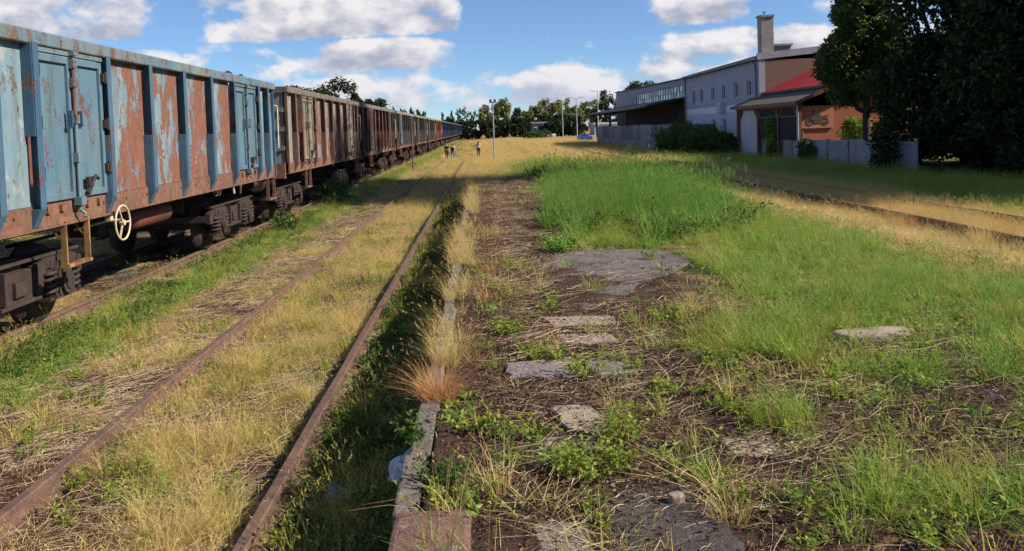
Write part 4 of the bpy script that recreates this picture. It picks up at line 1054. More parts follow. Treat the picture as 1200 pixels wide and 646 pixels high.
G1 = 'trees along the fence on the right'
tree('lime_tree', (17.0, 37.3, -0.42), 8.0, 2.55, 2.1, 2.1, 34000, 0.16, 'lime', 'round green lime tree partly hiding the brick building and red roof', G1, nb=44, seed=1)
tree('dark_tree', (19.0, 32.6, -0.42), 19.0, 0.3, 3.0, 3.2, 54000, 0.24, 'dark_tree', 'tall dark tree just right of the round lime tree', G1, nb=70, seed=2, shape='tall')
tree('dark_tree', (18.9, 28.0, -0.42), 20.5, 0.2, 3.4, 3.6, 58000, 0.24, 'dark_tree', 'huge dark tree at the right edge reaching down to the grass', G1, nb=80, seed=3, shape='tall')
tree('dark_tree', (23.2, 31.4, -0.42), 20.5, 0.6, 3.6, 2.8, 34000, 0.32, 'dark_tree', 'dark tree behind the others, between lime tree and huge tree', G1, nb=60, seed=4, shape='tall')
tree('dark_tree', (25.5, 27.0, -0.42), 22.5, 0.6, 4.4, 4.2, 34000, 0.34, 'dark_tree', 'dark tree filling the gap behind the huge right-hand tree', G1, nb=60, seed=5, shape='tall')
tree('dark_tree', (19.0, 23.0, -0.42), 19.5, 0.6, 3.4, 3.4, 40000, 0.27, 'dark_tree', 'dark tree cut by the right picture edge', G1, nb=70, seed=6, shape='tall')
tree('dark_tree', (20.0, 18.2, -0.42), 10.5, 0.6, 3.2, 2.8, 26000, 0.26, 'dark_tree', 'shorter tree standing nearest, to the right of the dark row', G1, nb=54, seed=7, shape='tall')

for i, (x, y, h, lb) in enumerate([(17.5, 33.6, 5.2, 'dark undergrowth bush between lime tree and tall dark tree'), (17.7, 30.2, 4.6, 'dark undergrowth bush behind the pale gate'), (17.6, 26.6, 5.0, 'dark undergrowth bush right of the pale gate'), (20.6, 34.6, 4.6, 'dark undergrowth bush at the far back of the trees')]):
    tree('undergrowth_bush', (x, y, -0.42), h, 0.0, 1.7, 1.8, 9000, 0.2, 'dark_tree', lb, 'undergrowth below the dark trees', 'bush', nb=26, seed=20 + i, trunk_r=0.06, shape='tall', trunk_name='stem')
G2 = 'shrubs by the warehouse wall'
for i, (x, y, h, rx, lb) in enumerate([(13.4, 51.5, 1.6, 1.5, 'dense dark shrub left of the porch below the lower windows'), (13.2, 54.6, 1.9, 1.5, 'tall loose shrub before the warehouse, second left of the porch'),
                                      (12.6, 57.0, 1.45, 1.5, 'shrub at the near end of the loading dock'), (14.2, 50.2, 1.3, 0.9, 'small shrub tight against the porch partition')]):
    tree('shrub', (x, y, -0.45), h, 0.1, rx, rx * 1.1, 6500, 0.13, 'shrub', lb, G2, 'shrub', nb=34, seed=30 + i, trunk_r=0.04, trunk_name='stem', loose=0.42, fat=1.1)
tree('climbing_plant', (14.86, 43.6, -0.42), 2.05, 0.1, 0.30, 0.34, 1500, 0.12, 'climber', 'narrow bright green climbing plant against the porch fence', None, 'plant', nb=22, seed=40, trunk_r=0.02, trunk_name='stem', loose=0.4, fat=1.5, shape='tall')
tree('bush', (15.0, 39.0, -0.42), 1.05, 0.05, 0.35, 0.9, 1500, 0.12, 'shrub', 'low bush on the fence below the motorcycle board', None, 'bush', nb=22, seed=41, trunk_r=0.02, trunk_name='stem', loose=0.4, fat=1.4)
tree('bush', (17.2, 38.6, -0.42), 2.0, 0.1, 0.9, 0.7, 2600, 0.14, 'climber', 'sunlit yellow-green bush behind the fence right of the brick wall', None, 'bush', nb=24, seed=42, trunk_r=0.03, trunk_name='stem', loose=0.4, fat=1.4)
tree('bush', (14.6, 30.6, -0.42), 1.9, 0.05, 0.45, 0.5, 1600, 0.13, 'dark_tree', 'dark ivy bush climbing over the fence near the pale gate', None, 'bush', nb=30, seed=43, trunk_r=0.03, trunk_name='stem', loose=0.4, fat=1.6, shape='tall')
tree('bush', (-4.75, 27.4, -0.62), 0.7, 0.0, 0.42, 1.4, 2200, 0.09, 'shrub', 'leafy bush growing out from under the second wagon', None, 'bush', nb=26, seed=44, trunk_r=0.02, trunk_name='stem', loose=0.45, fat=1.2)
tree('bush', (-4.7, 19.9, -0.62), 0.42, 0.0, 0.3, 0.7, 900, 0.07, 'shrub', 'small leafy bush at the gap between first and second wagon', None, 'bush', nb=18, seed=45, trunk_r=0.02, trunk_name='stem', loose=0.45, fat=1.2)

G3 = 'trees far behind the train'
for i, (x, y, h, rx, mt, lb) in enumerate([(-29.5, 140, 10.2, 4.2, 'far_dark', 'dark tree left half of the big clump behind the train'), (-24.0, 140, 11.4, 4.6, 'far_dark', 'tallest dark tree of the clump behind the train'),
        (-20.6, 141, 8.6, 1.6, 'far_dark', 'small narrow tree at the right of the clump behind the train'), (-17.0, 138, 7.6, 2.6, 'far_dark', 'single round dark tree above the middle of the train')]):
    tree('far_tree', (x, y, -0.6), h, 1.0, rx, rx, 5200, 0.42, mt, lb, G3, seed=50 + i, nb=26)
r = random.Random(12)
place = ['first', 'second', 'third', 'fourth', 'fifth', 'sixth', 'seventh', 'eighth', 'ninth', 'tenth', 'eleventh', 'twelfth', 'thirteenth', 'fourteenth', 'fifteenth', 'sixteenth']
for i in range(6):
    tree('poplar', (-22.6 + i * 1.55, 222 + r.uniform(-3, 3), -0.5), 8.6 - 0.25 * i + r.uniform(-.5, .5), 1.0, 0.95, 1.0, 1100, 0.42, 'far_tree', f'{place[i]} from the left of the thin poplars above the train', 'poplars above the train', seed=70 + i, nb=14, shape='tall')
for i in range(10):
    tree('poplar', (-10.5 + i * 1.25, 236 + r.uniform(-3, 3), 0), 7.0 + r.uniform(-1.6, .9), 2.0, 0.8 + r.uniform(-.25, .5), 0.7, 420, 0.36, 'far_tree', f'{place[i]} from the left of the wispy poplars past the train end', 'wispy poplars past the train end', seed=80 + i, nb=12, shape='tall')
for i in range(16):
    tree('far_tree', (-11.5 + i * 2.15, 196 + r.uniform(-2, 2), -0.5), 4.3 + r.uniform(-.6, .9), 0.1, 1.9, 1.8, 1700, 0.42, 'far_dark', f'{place[i]} from the left of the low dark trees at the field end', 'low dark trees at the field end', seed=100 + i, nb=16)
for i in range(15):
    tree('far_tree', (1.0 + i * 2.4, 205 + r.uniform(-4, 4), -0.4), 7.6 + 1.2 * math.sin(i * 1.1) + r.uniform(-.5, .7) + (1.2 if i in (5, 6) or i > 9 else 0), 0.3, 2.1, 2.1, 2600, 0.42, 'far_light' if r.random() < 0.8 else 'far_tree', f'{place[i]} from the left of the yellow-green trees on the horizon', 'yellow-green trees on the horizon', seed=120 + i, nb=20)
for i, x in enumerate((8.6, 13.0, 15.2, 17.2, 19.0, 20.6)):
    tree('far_tree', (x, 178 + r.uniform(-2, 2), -0.5), 4.4 + r.uniform(-.6, .6) - (1.2 if i < 2 else 0), 0.1, 1.6, 1.5, 1800, 0.40, 'far_dark', f'{place[i]} from the left of the dark bushes behind the lamp posts', 'dark bushes behind the lamp posts', seed=150 + i, nb=14)
tree('far_tree', (36.0, 190, -0.4), 11.6, 3.0, 4.0, 4.0, 4200, 0.45, 'far_dark', 'dark treetop rising behind the warehouse roof', None, seed=160, nb=22)
tree('hedge', (9.8, 150, -0.55), 1.3, 0.0, 3.0, 0.9, 1800, 0.28, 'shrub', 'low green hedge across the far end of the field', None, 'hedge', seed=161, nb=12, trunk_r=0.05, trunk_name='stem')

# ------------------------------------------------------------------ poles, lamps, far buildings, cars
def pole(loc, h, rad, label, name='pole', flood=False, mt='galv', tilt=0.0):
    root = empty(name, loc); tag(root, label, 'pole')
    b = MB(); b.tube([(0, 0, -0.2), (tilt * h, 0, h)], [rad, rad * 0.7], 10); b.build('shaft', M[mt], root)
    if flood:
        b = MB(); b.box(-0.22, 0.22, -0.05, 0.05, h - 0.02, h + 0.03); b.build('crossbar', M['dark_metal'], root, (tilt * h, 0, 0))
        for s in (-0.15, 0.15):
            b = MB(); b.prism([(-0.10, 0.03), (0.10, 0.05), (0.08, 0.22), (-0.06, 0.20)], 'x', s - 0.08, s + 0.08); b.build('floodlight', M['dark_metal'], root, (tilt * h, 0, h))
    else:
        b = MB(); b.tube([(0, 0, 0), (0, 0, 0.05)], [rad * 1.2, rad * 0.5], 8); b.build('cap', M[mt], root, (tilt * h, 0, h))
    return root
pole((0.80, 60, -0.95), 4.4, 0.055, 'thin grey floodlight pole standing in the dry field', flood=True)
pole((-3.86, 47, -0.62), 2.9, 0.045, 'thin rusty pole standing beside the train', mt='rail')
def lamp(loc, h, label):
    root = empty('street_lamp', loc); tag(root, label, 'street lamp', 'double-armed street lamps')
    b = MB(); b.tube([(0, 0, -0.1), (0, 0, h)], [0.09, 0.055], 8); b.build('post', M['galv'], root)
    for s in (-1, 1):
        b = MB(); b.tube([(0, 0, h - 0.05), (0.5 * s, 0, h + 0.06), (0.55 * s, 0, h + 0.07)], 0.04, 6); b.build('arm', M['galv'], root)
        b = MB(); b.prism([(0.5 * s, h + 0.04), (1.25 * s, h + 0.10), (1.25 * s, h + 0.16), (0.5 * s, h + 0.15)], 'y', -0.13, 0.13); b.build('lamp_head', M['galv'], root)
lamp((12.4, 131, -0.6), 5.9, 'leftmost of the three double-armed street lamps')
lamp((14.6, 131, -0.6), 6.5, 'middle of the three double-armed street lamps')
lamp((17.9, 131, -0.6), 7.4, 'rightmost and tallest of the three double-armed street lamps')

def far_house(loc, w, d, h, mt, roofmt, label, nwin):
    root = empty('far_building', loc); tag(root, label, 'building', None)
    b = MB(); b.box(0, w, 0, d, 0, h); b.build('wall', M[mt], root)
    b = MB(); b.box(-0.2, w + 0.2, -0.25, d + 0.2, h + 0.003, h + 0.35); b.build('roof', M[roofmt], root)
    for i in range(nwin):
        x = (i + 0.5) * w / nwin; b = MB(); b.box(x - w / nwin * 0.28, x + w / nwin * 0.28, -0.05, -0.004, h * 0.30, h * 0.75); f = b.build('window', M['pvc'], root)
        b = MB(); b.box(x - w / nwin * 0.22, x + w / nwin * 0.22, -0.07, -0.053, h * 0.36, h * 0.69); b.build('pane', M['pane'], f)
far_house((11.0, 186, -0.4), 5.2, 8, 2.9, 'hall_metal', 'zinc', 'blue-grey low hall among the far trees', 4)
far_house((24.0, 182, -0.4), 9.0, 8, 2.3, 'facade_pale', 'pvc', 'white low building beyond the loading dock', 5)
def trailer():
    root = empty('box_trailer', (11.6, 160, -0.5)); tag(root, 'white low box trailer parked before the blue-grey hall', 'trailer')
    b = MB(); b.box(-0.2, 2.2, 0, 1.4, 0.28, 0.85); b.build('box', M['pvc'], root, None, 0.04)
    for x in (0.5, 1.4):
        b = MB(); b.tube([(x, -0.06, 0.22), (x, 0.08, 0.22)], 0.24, 14); b.build('wheel', M['dark_metal'], root)
trailer()
def car():
    root = empty('parked_car', (15.3, 127, -0.58)); tag(root, 'small blue car parked at the foot of the street lamps', 'car'); root.rotation_euler = (0, 0, R(8))
    mt = plain('blue_car_paint', (0.03, 0.10, 0.42), (0.03, 0.09, 0.38), 0.3, 2.0, bmp=0)
    b = MB(); b.prism([(-1.0, 0.22), (1.0, 0.22), (1.02, 0.52), (0.92, 0.66), (0.45, 0.72), (0.25, 0.98), (-0.55, 1.0), (-0.92, 0.72), (-1.03, 0.60)], 'y', -0.7, 0.7); b.build('body', mt, root, None, 0.05)
    b = MB(); b.prism([(0.38, 0.72), (0.22, 0.93), (-0.5, 0.95), (-0.8, 0.72)], 'y', -0.712, 0.712); b.build('side_window', M['pane'], root)
    for x in (-0.62, 0.62):
        for y in (-0.66, 0.66):
            b = MB(); b.tube([(x, y - 0.08, 0.25), (x, y + 0.08, 0.25)], 0.25, 14); b.build('wheel', M['dark_metal'], root)
    for x in (-1.03, 1.01):
        b = MB(); b.box(x - 0.01, x + 0.03, -0.6, -0.35, 0.48, 0.58); b.build('headlight', M['pvc'], root)
car()

# ------------------------------------------------------------------ people walking in the field
def skin_mesh(name, verts, edges, radii, mt, parent, sub=1):
    me = bpy.data.meshes.new(name); me.from_pydata(verts, edges, []); me.update()
    o = link(name, me, parent); me.materials.append(mt)
    sk = o.modifiers.new('skin', 'SKIN')
    for i, rd in enumerate(radii):
        me.skin_vertices[0].data[i].radius = rd if hasattr(rd, '__len__') else (rd, rd)
        me.skin_vertices[0].data[i].use_root = (i == 0)
    s = o.modifiers.new('sub', 'SUBSURF'); s.levels = sub; s.render_levels = sub + 1
    return o
skinm = plain('skin', (0.50, 0.30, 0.21), (0.44, 0.25, 0.18), 0.6, 8, bmp=0)
def cloth(n, c): return plain(n, c, tuple(x * 0.8 for x in c), 0.9, 8, bmp=0.2)
def person(loc, rz, H, top, legs, hair, label, long_hair=False, arm=0.0, stride=0.16, bag=False):
    root = empty('person', loc, rz); tag(root, label, 'person', 'people walking in the field'); k = H / 1.72; st = stride
    root.scale = (k, k, k)
    V_ = [(0, 0, 0.93), (0, 0, 1.10), (0, 0, 1.28), (0, 0.0, 1.42), (0, 0.0, 1.49), (0, 0.01, 1.58), (0, 0.015, 1.66),
          (0.17, 0, 1.40), (0.21, -0.03, 1.13), (0.21 + arm * 0.25, 0.08, 0.90 + arm * 0.35), (0.21 + arm * 0.3, 0.11, 0.82 + arm * 0.4),
          (-0.17, 0, 1.40), (-0.21, 0.0, 1.13), (-0.21, 0.10, 0.90), (-0.21, 0.13, 0.81),
          (0.09, 0, 0.88), (0.10, st * 0.7, 0.50), (0.10, st, 0.09), (0.11, st + 0.13, 0.04),
          (-0.09, 0, 0.88), (-0.10, -st * 0.3, 0.50), (-0.10, -st, 0.11), (-0.11, -st + 0.12, 0.04)]
    E = [(0, 1), (1, 2), (2, 3), (3, 4), (4, 5), (5, 6), (3, 7), (7, 8), (8, 9), (9, 10), (3, 11), (11, 12), (12, 13), (13, 14), (0, 15), (15, 16), (16, 17), (17, 18), (0, 19), (19, 20), (20, 21), (21, 22)]
    Rr = [(.13, .10), (.125, .09), (.14, .10), (.09, .075), .05, (.078, .095), (.065, .08), .06, .042, .032, .034, .06, .042, .032, .034, .085, .058, .04, .035, .085, .058, .04, .035]
    body = skin_mesh('body', V_, E, Rr, skinm, root)
    inc = lambda ids, f: [tuple(q * f + 0.012 for q in (Rr[i] if hasattr(Rr[i], '__len__') else (Rr[i], Rr[i]))) for i in ids]
    ids = [0, 1, 2, 3, 7, 8, 11, 12]; mp = {v: i for i, v in enumerate(ids)}
    skin_mesh('shirt', [V_[i] for i in ids], [(mp[a], mp[b]) for a, b in E if a in mp and b in mp], inc(ids, 1.08), top, root)
    ids = [0, 15, 16, 17, 19, 20, 21]; mp = {v: i for i, v in enumerate(ids)}
    skin_mesh('trousers', [V_[i] for i in ids], [(mp[a], mp[b]) for a, b in E if a in mp and b in mp], inc(ids, 1.1), legs, root)
    hv = [(0, -0.02, 1.70), (0, -0.045, 1.62), (0, -0.06, 1.52)] + ([(0, -0.09, 1.36), (0, -0.10, 1.24)] if long_hair else [])
    skin_mesh('hair', hv, [(i, i + 1) for i in range(len(hv) - 1)], [(.075, .085), (.09, .075), (.07, .05), (.09, .045), (.06, .03)][:len(hv)], hair, root)
    if bag:
        b = MB(); b.prism([(-0.16, 0.95), (0.14, 0.95), (0.16, 1.28), (0.10, 1.36), (-0.12, 1.36), (-0.17, 1.26)], 'y', -0.26, -0.13); b.build('backpack', cloth('black_bag', (0.02, 0.02, 0.024)), root, None, 0.03)
    return root
blk = cloth('black_cloth', (0.016, 0.016, 0.02)); dkh = plain('dark_hair', (0.018, 0.012, 0.01), None, 0.5, 20, bmp=0); grh = plain('grey_hair', (0.42, 0.38, 0.36), None, 0.6, 20, bmp=0)
gz = lambda x, y: float(ground_z(x, y))
person((-3.38, 80, gz(-3.38, 80)), R(8), 1.52, blk, blk, grh, 'grey-haired person in black clothes walking away beside the train')
person((-2.75, 78, gz(-2.75, 78) - 0.05), R(-6), 1.52, cloth('white_shirt', (0.62, 0.60, 0.57)), cloth('pale_jeans', (0.26, 0.31, 0.40)), dkh, 'person in white shirt and pale jeans with dark backpack', bag=True)
person((-0.43, 84, gz(-0.43, 84)), R(3), 1.55, cloth('cream_top', (0.66, 0.56, 0.46)), blk, dkh, 'long-haired person in cream top and dark trousers walking alone', True, arm=0.8)

# ------------------------------------------------------------------ grass, weeds and litter
def blades(g, n, rad, h0, h1, w, lean=0.25, curve=0.35, S=3, inward=0.0):
    a = g.random(n) * 6.283; r_ = rad * np.sqrt(g.random(n)); bx, by = r_ * np.cos(a), r_ * np.sin(a)
    ph = np.where(g.random(n) < 0.65, a + g.normal(0, 0.5, n), g.random(n) * 6.283)
    h = h0 + (h1 - h0) * g.random(n) ** 1.2; le = lean * g.random(n) * 1.6; cu = curve * g.random(n) * 1.7
    ww = w * (0.6 + 0.8 * g.random(n)); tw = ph + 1.57 + g.normal(0, 0.6, n)
    t = np.linspace(0, 1, S + 1)
    out = h[:, None] * (le[:, None] * t + cu[:, None] * t ** 2.2)
    z = h[:, None] * (t - 0.30 * cu[:, None] * t ** 3) / np.sqrt(1 + le[:, None] ** 2)
    cx = bx[:, None] + out * np.cos(ph)[:, None]; cy = by[:, None] + out * np.sin(ph)[:, None]
    hw = 0.5 * ww[:, None] * np.clip(1 - t, 0.06, 1) ** 0.75
    L_ = np.stack([cx + hw * np.cos(tw)[:, None], cy + hw * np.sin(tw)[:, None], z], -1)
    R_ = np.stack([cx - hw * np.cos(tw)[:, None], cy - hw * np.sin(tw)[:, None], z], -1)
    V_ = np.stack([L_, R_], 2).reshape(n, -1, 3)             # n, 2(S+1), 3
    k = np.arange(S); q = np.stack([2 * k, 2 * k + 1, 2 * k + 3, 2 * k + 2], -1)
    F = (np.arange(n)[:, None, None] * (2 * S + 2) + q[None]).reshape(-1, 4)
    tips = np.stack([cx[:, -1], cy[:, -1], z[:, -1]], -1); dirs = np.stack([cx[:, -1] - cx[:, -2], cy[:, -1] - cy[:, -2], z[:, -1] - z[:, -2]], -1)
    return V_.reshape(-1, 3), F, tips, dirs / (np.linalg.norm(dirs, axis=1, keepdims=True) + 1e-9)
def diamonds(g, P, D, ln, wd, spread=0.35):
    n = len(P); d = D + spread * g.normal(size=(n, 3)); d /= np.linalg.norm(d, axis=1, keepdims=True)
    s = np.cross(d, g.normal(size=(n, 3))); s /= np.linalg.norm(s, axis=1, keepdims=True) + 1e-9
    l = ln * (0.6 + 0.8 * g.random(n))[:, None]; w = wd * (0.7 + 0.6 * g.random(n))[:, None]
    nn = np.cross(d, s)
    V_ = np.stack([P, P + d * l * 0.45 + s * w * 0.5 + nn * l * 0.06, P + d * l, P + d * l * 0.45 - s * w * 0.5 + nn * l * 0.06], 1).reshape(-1, 3)
    return V_, np.arange(4 * n).reshape(-1, 4)
def join(*ms):
    vs, fs, b = [], [], 0
    for v, f in ms: vs.append(v); fs.append(f + b); b += len(v)
    return np.concatenate(vs), np.concatenate(fs)
def seedheads(g, tips, dirs, per, ln, wd):
    P = np.repeat(tips, per, 0); D = np.repeat(dirs, per, 0); P = P - D * (g.random(len(P)) * ln * 2.2)[:, None]
    return diamonds(g, P, D, ln, wd, 0.45)

def p_dry(g):
    v, f, t, d = blades(g, 34, 0.085, 0.14, 0.40, 0.0042, 0.35, 0.5); s = blades(g, 7, 0.06, 0.32, 0.56, 0.0026, 0.22, 0.35)
    return join((v, f), s[:2], seedheads(g, s[2], s[3], 7, 0.022, 0.005))
def p_dryshort(g):
    v, f, t, d = blades(g, 36, 0.12, 0.05, 0.20, 0.0040, 0.7, 0.9); return v, f
def p_green(g):
    a = blades(g, 16, 0.085, 0.10, 0.26, 0.0095, 0.4, 0.75, 4); b = blades(g, 16, 0.09, 0.14, 0.36, 0.0040, 0.3, 0.45); c = blades(g, 3, 0.06, 0.30, 0.46, 0.0026, 0.25, 0.3)
    return join(a[:2], b[:2], c[:2], seedheads(g, c[2], c[3], 7, 0.022, 0.006))
def p_lush(g):
    v, f, t, d = blades(g, 34, 0.10, 0.22, 0.55, 0.0075, 0.22, 0.40); s = blades(g, 4, 0.06, 0.5, 0.72, 0.0034, 0.12, 0.2)
    return join((v, f), s[:2], seedheads(g, s[2], s[3], 9, 0.028, 0.007))
def p_short(g):
    a = blades(g, 20, 0.11, 0.04, 0.15, 0.0075, 0.6, 0.8); b = blades(g, 14, 0.11, 0.06, 0.18, 0.0036, 0.5, 0.6)
    P = np.column_stack([g.normal(0, 0.06, 16), g.normal(0, 0.06, 16), 0.03 + 0.05 * g.random(16)]); D = g.normal(size=(16, 3)) * (1, 1, 0.3); D /= np.linalg.norm(D, axis=1, keepdims=True)
    return join(a[:2], b[:2], diamonds(g, P, D, 0.030, 0.016, 0.2))
def p_weed(g, h=0.17, ns=8, leaf=0.030, rad=0.06):
    v, f, t, d = blades(g, ns, rad, h * 0.55, h * 1.15, 0.0045, 0.45, 0.35, 4)
    vv = v.reshape(ns, 5, 2, 3).mean(2); P, D = [], []
    for i in range(ns):
        for k in range(1, 5):
            for q in range(4 if k > 1 else 2):
                u = g.random(); p = vv[i, k - 1] * (1 - u) + vv[i, k] * u; a = g.random() * 6.283
                P.append(p); D.append((math.cos(a), math.sin(a), 0.25 + 0.3 * g.random()))
    D = np.array(D); D /= np.linalg.norm(D, axis=1, keepdims=True)
    return join((v, f), diamonds(g, np.array(P), D, leaf, leaf * 0.62, 0.25))
def p_rosette(g):
    return p_weed(g, 0.07, 9, 0.032, 0.07)
def p_straw(g):
    n = 9; a = np.where(g.random(n) < 0.6, g.normal(0.35, 0.5, n), g.random(n) * 6.283); l = 0.06 + 0.30 * g.random(n) ** 2.0; P = np.stack([g.normal(0, 0.12, n), g.normal(0, 0.12, n), 0.006 + 0.02 * g.random(n)], -1)
    vs, fs = [], []
    for i in range(n):
        w = 0.0007 + 0.0010 * g.random(); bend = g.normal(0, 0.10); pts = []
        for k in range(4):
            t = k / 3; aa = a[i] + bend * t; pts.append(P[i] + np.array([math.cos(aa) * l[i] * t, math.sin(aa) * l[i] * t, 0.006 * g.normal() * (k > 0)]))
        sx, sy = -math.sin(a[i]) * w, math.cos(a[i]) * w; b = len(vs) * 0 + sum(len(q) for q in vs)
        ring = []
        for p in pts: ring += [p + (sx, sy, 0), p + (0, 0, w * 1.5), p - (sx, sy, 0)]
        vs.append(np.array(ring))
        for k in range(3):
            for q in range(2): fs.append((b + 3 * k + q, b + 3 * k + q + 1, b + 3 * k + 4 + q, b + 3 * k + 3 + q))
    return np.concatenate(vs), np.array(fs)
def p_leaflitter(g):
    n = 46; P = np.column_stack([g.normal(0, 0.13, n), g.normal(0, 0.13, n), 0.002 + 0.012 * g.random(n)]); D = g.normal(size=(n, 3)) * (1, 1, 0.35); D /= np.linalg.norm(D, axis=1, keepdims=True)
    return diamonds(g, P, D, 0.028, 0.010, 0.15)
def p_flower(g):
    v, f, t, d = blades(g, 5, 0.06, 0.28, 0.5, 0.004, 0.35, 0.3, 4); return v, f, t
def p_crumb(g):
    """loose crumbs and stones"""
    n = 9; P = np.stack([g.normal(0, 0.16, n), g.normal(0, 0.16, n), 0.004 + 0 * g.random(n)], -1); vs, fs = [], []
    o = np.array([(1, 0, 0), (0, 1, 0), (-1, 0, 0), (0, -1, 0), (0, 0, 1.0), (0, 0, -0.6)])
    F8 = np.array([(0, 1, 4, 4), (1, 2, 4, 4), (2, 3, 4, 4), (3, 0, 4, 4), (1, 0, 5, 5), (2, 1, 5, 5), (3, 2, 5, 5), (0, 3, 5, 5)])
    me_v, tri = [], []
    for i in range(n):
        s = 0.003 + 0.010 * g.random() ** 3; me_v.append(P[i] + o * s * (0.7 + 0.6 * g.random((6, 1)))); tri.append(F8[:, :3] + 6 * i)
    return np.concatenate(me_v), np.concatenate(tri)

def proto_set(name, fn, mat, k=6, seed=0):
    c = bpy.data.collections.new(name)
    for i in range(k):
        g = np.random.default_rng(seed * 100 + i); v, f = fn(g)[:2]
        me = arr_mesh(f'{name}_{i:02d}', v, f); me.materials.append(mat)
        c.objects.link(bpy.data.objects.new(f'{name}_{i:02d}', me))
    return c

def scatter(name, coll, k, pts, scl, label_kind='stuff', tilt=0.12, rot=None, sink=0.01, g=None, hmax=0.95):
    g = g or rng; n = len(pts)
    if n == 0: return
    z = ground_z(pts[:, 0], pts[:, 1]) - sink
    on = (pts[:, 0] > -0.42) & (pts[:, 0] < -0.30) & (pts[:, 1] < 23.2); z = np.where(on, 0.02, z)       # rooted in the joints of the edge stones
    me = bpy.data.meshes.new(name); me.from_pydata(np.column_stack([pts[:, 0], pts[:, 1], z]).astype(np.float32), [], []); me.update()
    a = me.attributes.new('rot', 'FLOAT_VECTOR', 'POINT'); rz = g.random(n) * 6.283 if rot is None else rot
    a.data.foreach_set('vector', np.column_stack([g.normal(0, tilt, n), g.normal(0, tilt, n), rz]).astype(np.float32).ravel())
    scl = np.asarray(scl, np.float32); a = me.attributes.new('scl', 'FLOAT_VECTOR', 'POINT'); a.data.foreach_set('vector', np.column_stack([scl, scl, np.minimum(scl, 0.55 + 0.45 * scl) if hmax is None else np.minimum(scl, hmax * (0.75 + 0.5 * g.random(n)))]).astype(np.float32).ravel())
    a = me.attributes.new('idx', 'INT', 'POINT'); a.data.foreach_set('value', g.integers(0, k, n).astype(np.int32))
    o = link(name, me); o['kind'] = 'stuff'
    ng = bpy.data.node_groups.new(name, 'GeometryNodeTree')
    ng.interface.new_socket('Geometry', in_out='INPUT', socket_type='NodeSocketGeometry'); ng.interface.new_socket('Geometry', in_out='OUTPUT', socket_type='NodeSocketGeometry')
    N, Lk = ng.nodes, ng.links
    gi, go = N.new('NodeGroupInput'), N.new('NodeGroupOutput')
    ci = N.new('GeometryNodeCollectionInfo'); ci.inputs[0].default_value = coll; ci.inputs['Separate Children'].default_value = True; ci.inputs['Reset Children'].default_value = True
    ip = N.new('GeometryNodeInstanceOnPoints'); ip.inputs['Pick Instance'].default_value = True
    def att(nm, ty):
        q = N.new('GeometryNodeInputNamedAttribute'); q.data_type = ty; q.inputs[0].default_value = nm; return q.outputs[0]
    Lk.new(gi.outputs[0], ip.inputs['Points']); Lk.new(ci.outputs[0], ip.inputs['Instance'])
    Lk.new(att('idx', 'INT'), ip.inputs['Instance Index']); e2r = N.new('FunctionNodeEulerToRotation'); Lk.new(att('rot', 'FLOAT_VECTOR'), e2r.inputs[0]); Lk.new(e2r.outputs[0], ip.inputs['Rotation'])
    Lk.new(att('scl', 'FLOAT_VECTOR'), ip.inputs['Scale']); Lk.new(ip.outputs[0], go.inputs[0])
    md = o.modifiers.new('scatter', 'NODES'); md.node_group = ng
    return o

# points over the ground in view, thinned with distance (scale grows to match)
BANDS = [(2.5, 9, 1.0), (9, 16, 0.8), (16, 26, 0.5), (26, 45, 0.24), (45, 80, 0.09), (80, 170, 0.032)]
def field(dens, weight, xlim=(-13, 15), grow=1.0, ymax=170, seed=0):
    """weight(x, y) -> 0..1; dens per square metre near the camera"""
    g = np.random.default_rng(9000 + seed); P, S = [], []
    for y0, y1, th in BANDS:
        if y0 >= ymax: break
        y1 = min(y1, ymax)
        xa = max(xlim[0], -0.62 * y1 - 2.5); xb = min(xlim[1], 0.70 * y1 + 2.5)
        n = g.poisson(dens * th * (xb - xa) * (y1 - y0))
        x = xa + (xb - xa) * g.random(n); y = y0 + (y1 - y0) * g.random(n)
        ok = (x > -0.62 * y - 2.0) & (x < 0.70 * y + 2.0); x, y = x[ok], y[ok]
        w = weight(x, y); ok = g.random(len(x)) < w; x, y = x[ok], y[ok]
        P.append(np.column_stack([x, y])); S.append(np.full(len(x), 1 / math.sqrt(th)) ** (0.62 * grow))
    P = np.concatenate(P); S = np.concatenate(S)
    return P, S * (0.7 + 0.6 * g.random(len(S)))

SLABS = [((0.62, 2.35), (7.4, 10.6)), ((0.4, 1.05), (6.65, 7.05)), ((0.5, 0.95), (6.1, 6.4)), ((0.1, 0.56), (5.3, 5.7)), ((0.65, 0.9), (5.32, 5.62)), ((0.36, 0.62), (4.3, 4.72)), ((0.24, 0.52), (3.95, 4.25)), ((0.42, 0.92), (2.85, 3.6)), ((0.0, 0.35), (2.8, 3.3))]
def clear(x, y):
    m = np.ones(len(x))
    for (a, b), (c, d) in SLABS: m *= 1 - ((x > a) & (x < b) & (y > c) & (y < d)) * 0.96
    m *= ~((x > -0.44) & (x < -0.265) & (y < 3.5))                                  # end block
    m *= ~((x > 13.0) & (y > 57.5))                                                 # dock and warehouse
    m *= ~((x > 15.1) & (y > 39))
    m *= 1 - 0.85 * ((x < -5.42) & (x > -7.4) & (y > 6))
    m *= 1 - 0.92 * ((np.abs(x + 1.31) < 0.07) | (np.abs(x + 2.81) < 0.07))
    return m
plat_f = lambda x, y: (sst(x, -0.27, -0.24)) * (1 - sst(y, 23.5, 26))
def z_s(x, y): return zones(x, y)[0]
def z_d(x, y): return zones(x, y)[1]
def z_g(x, y): return zones(x, y)[2]

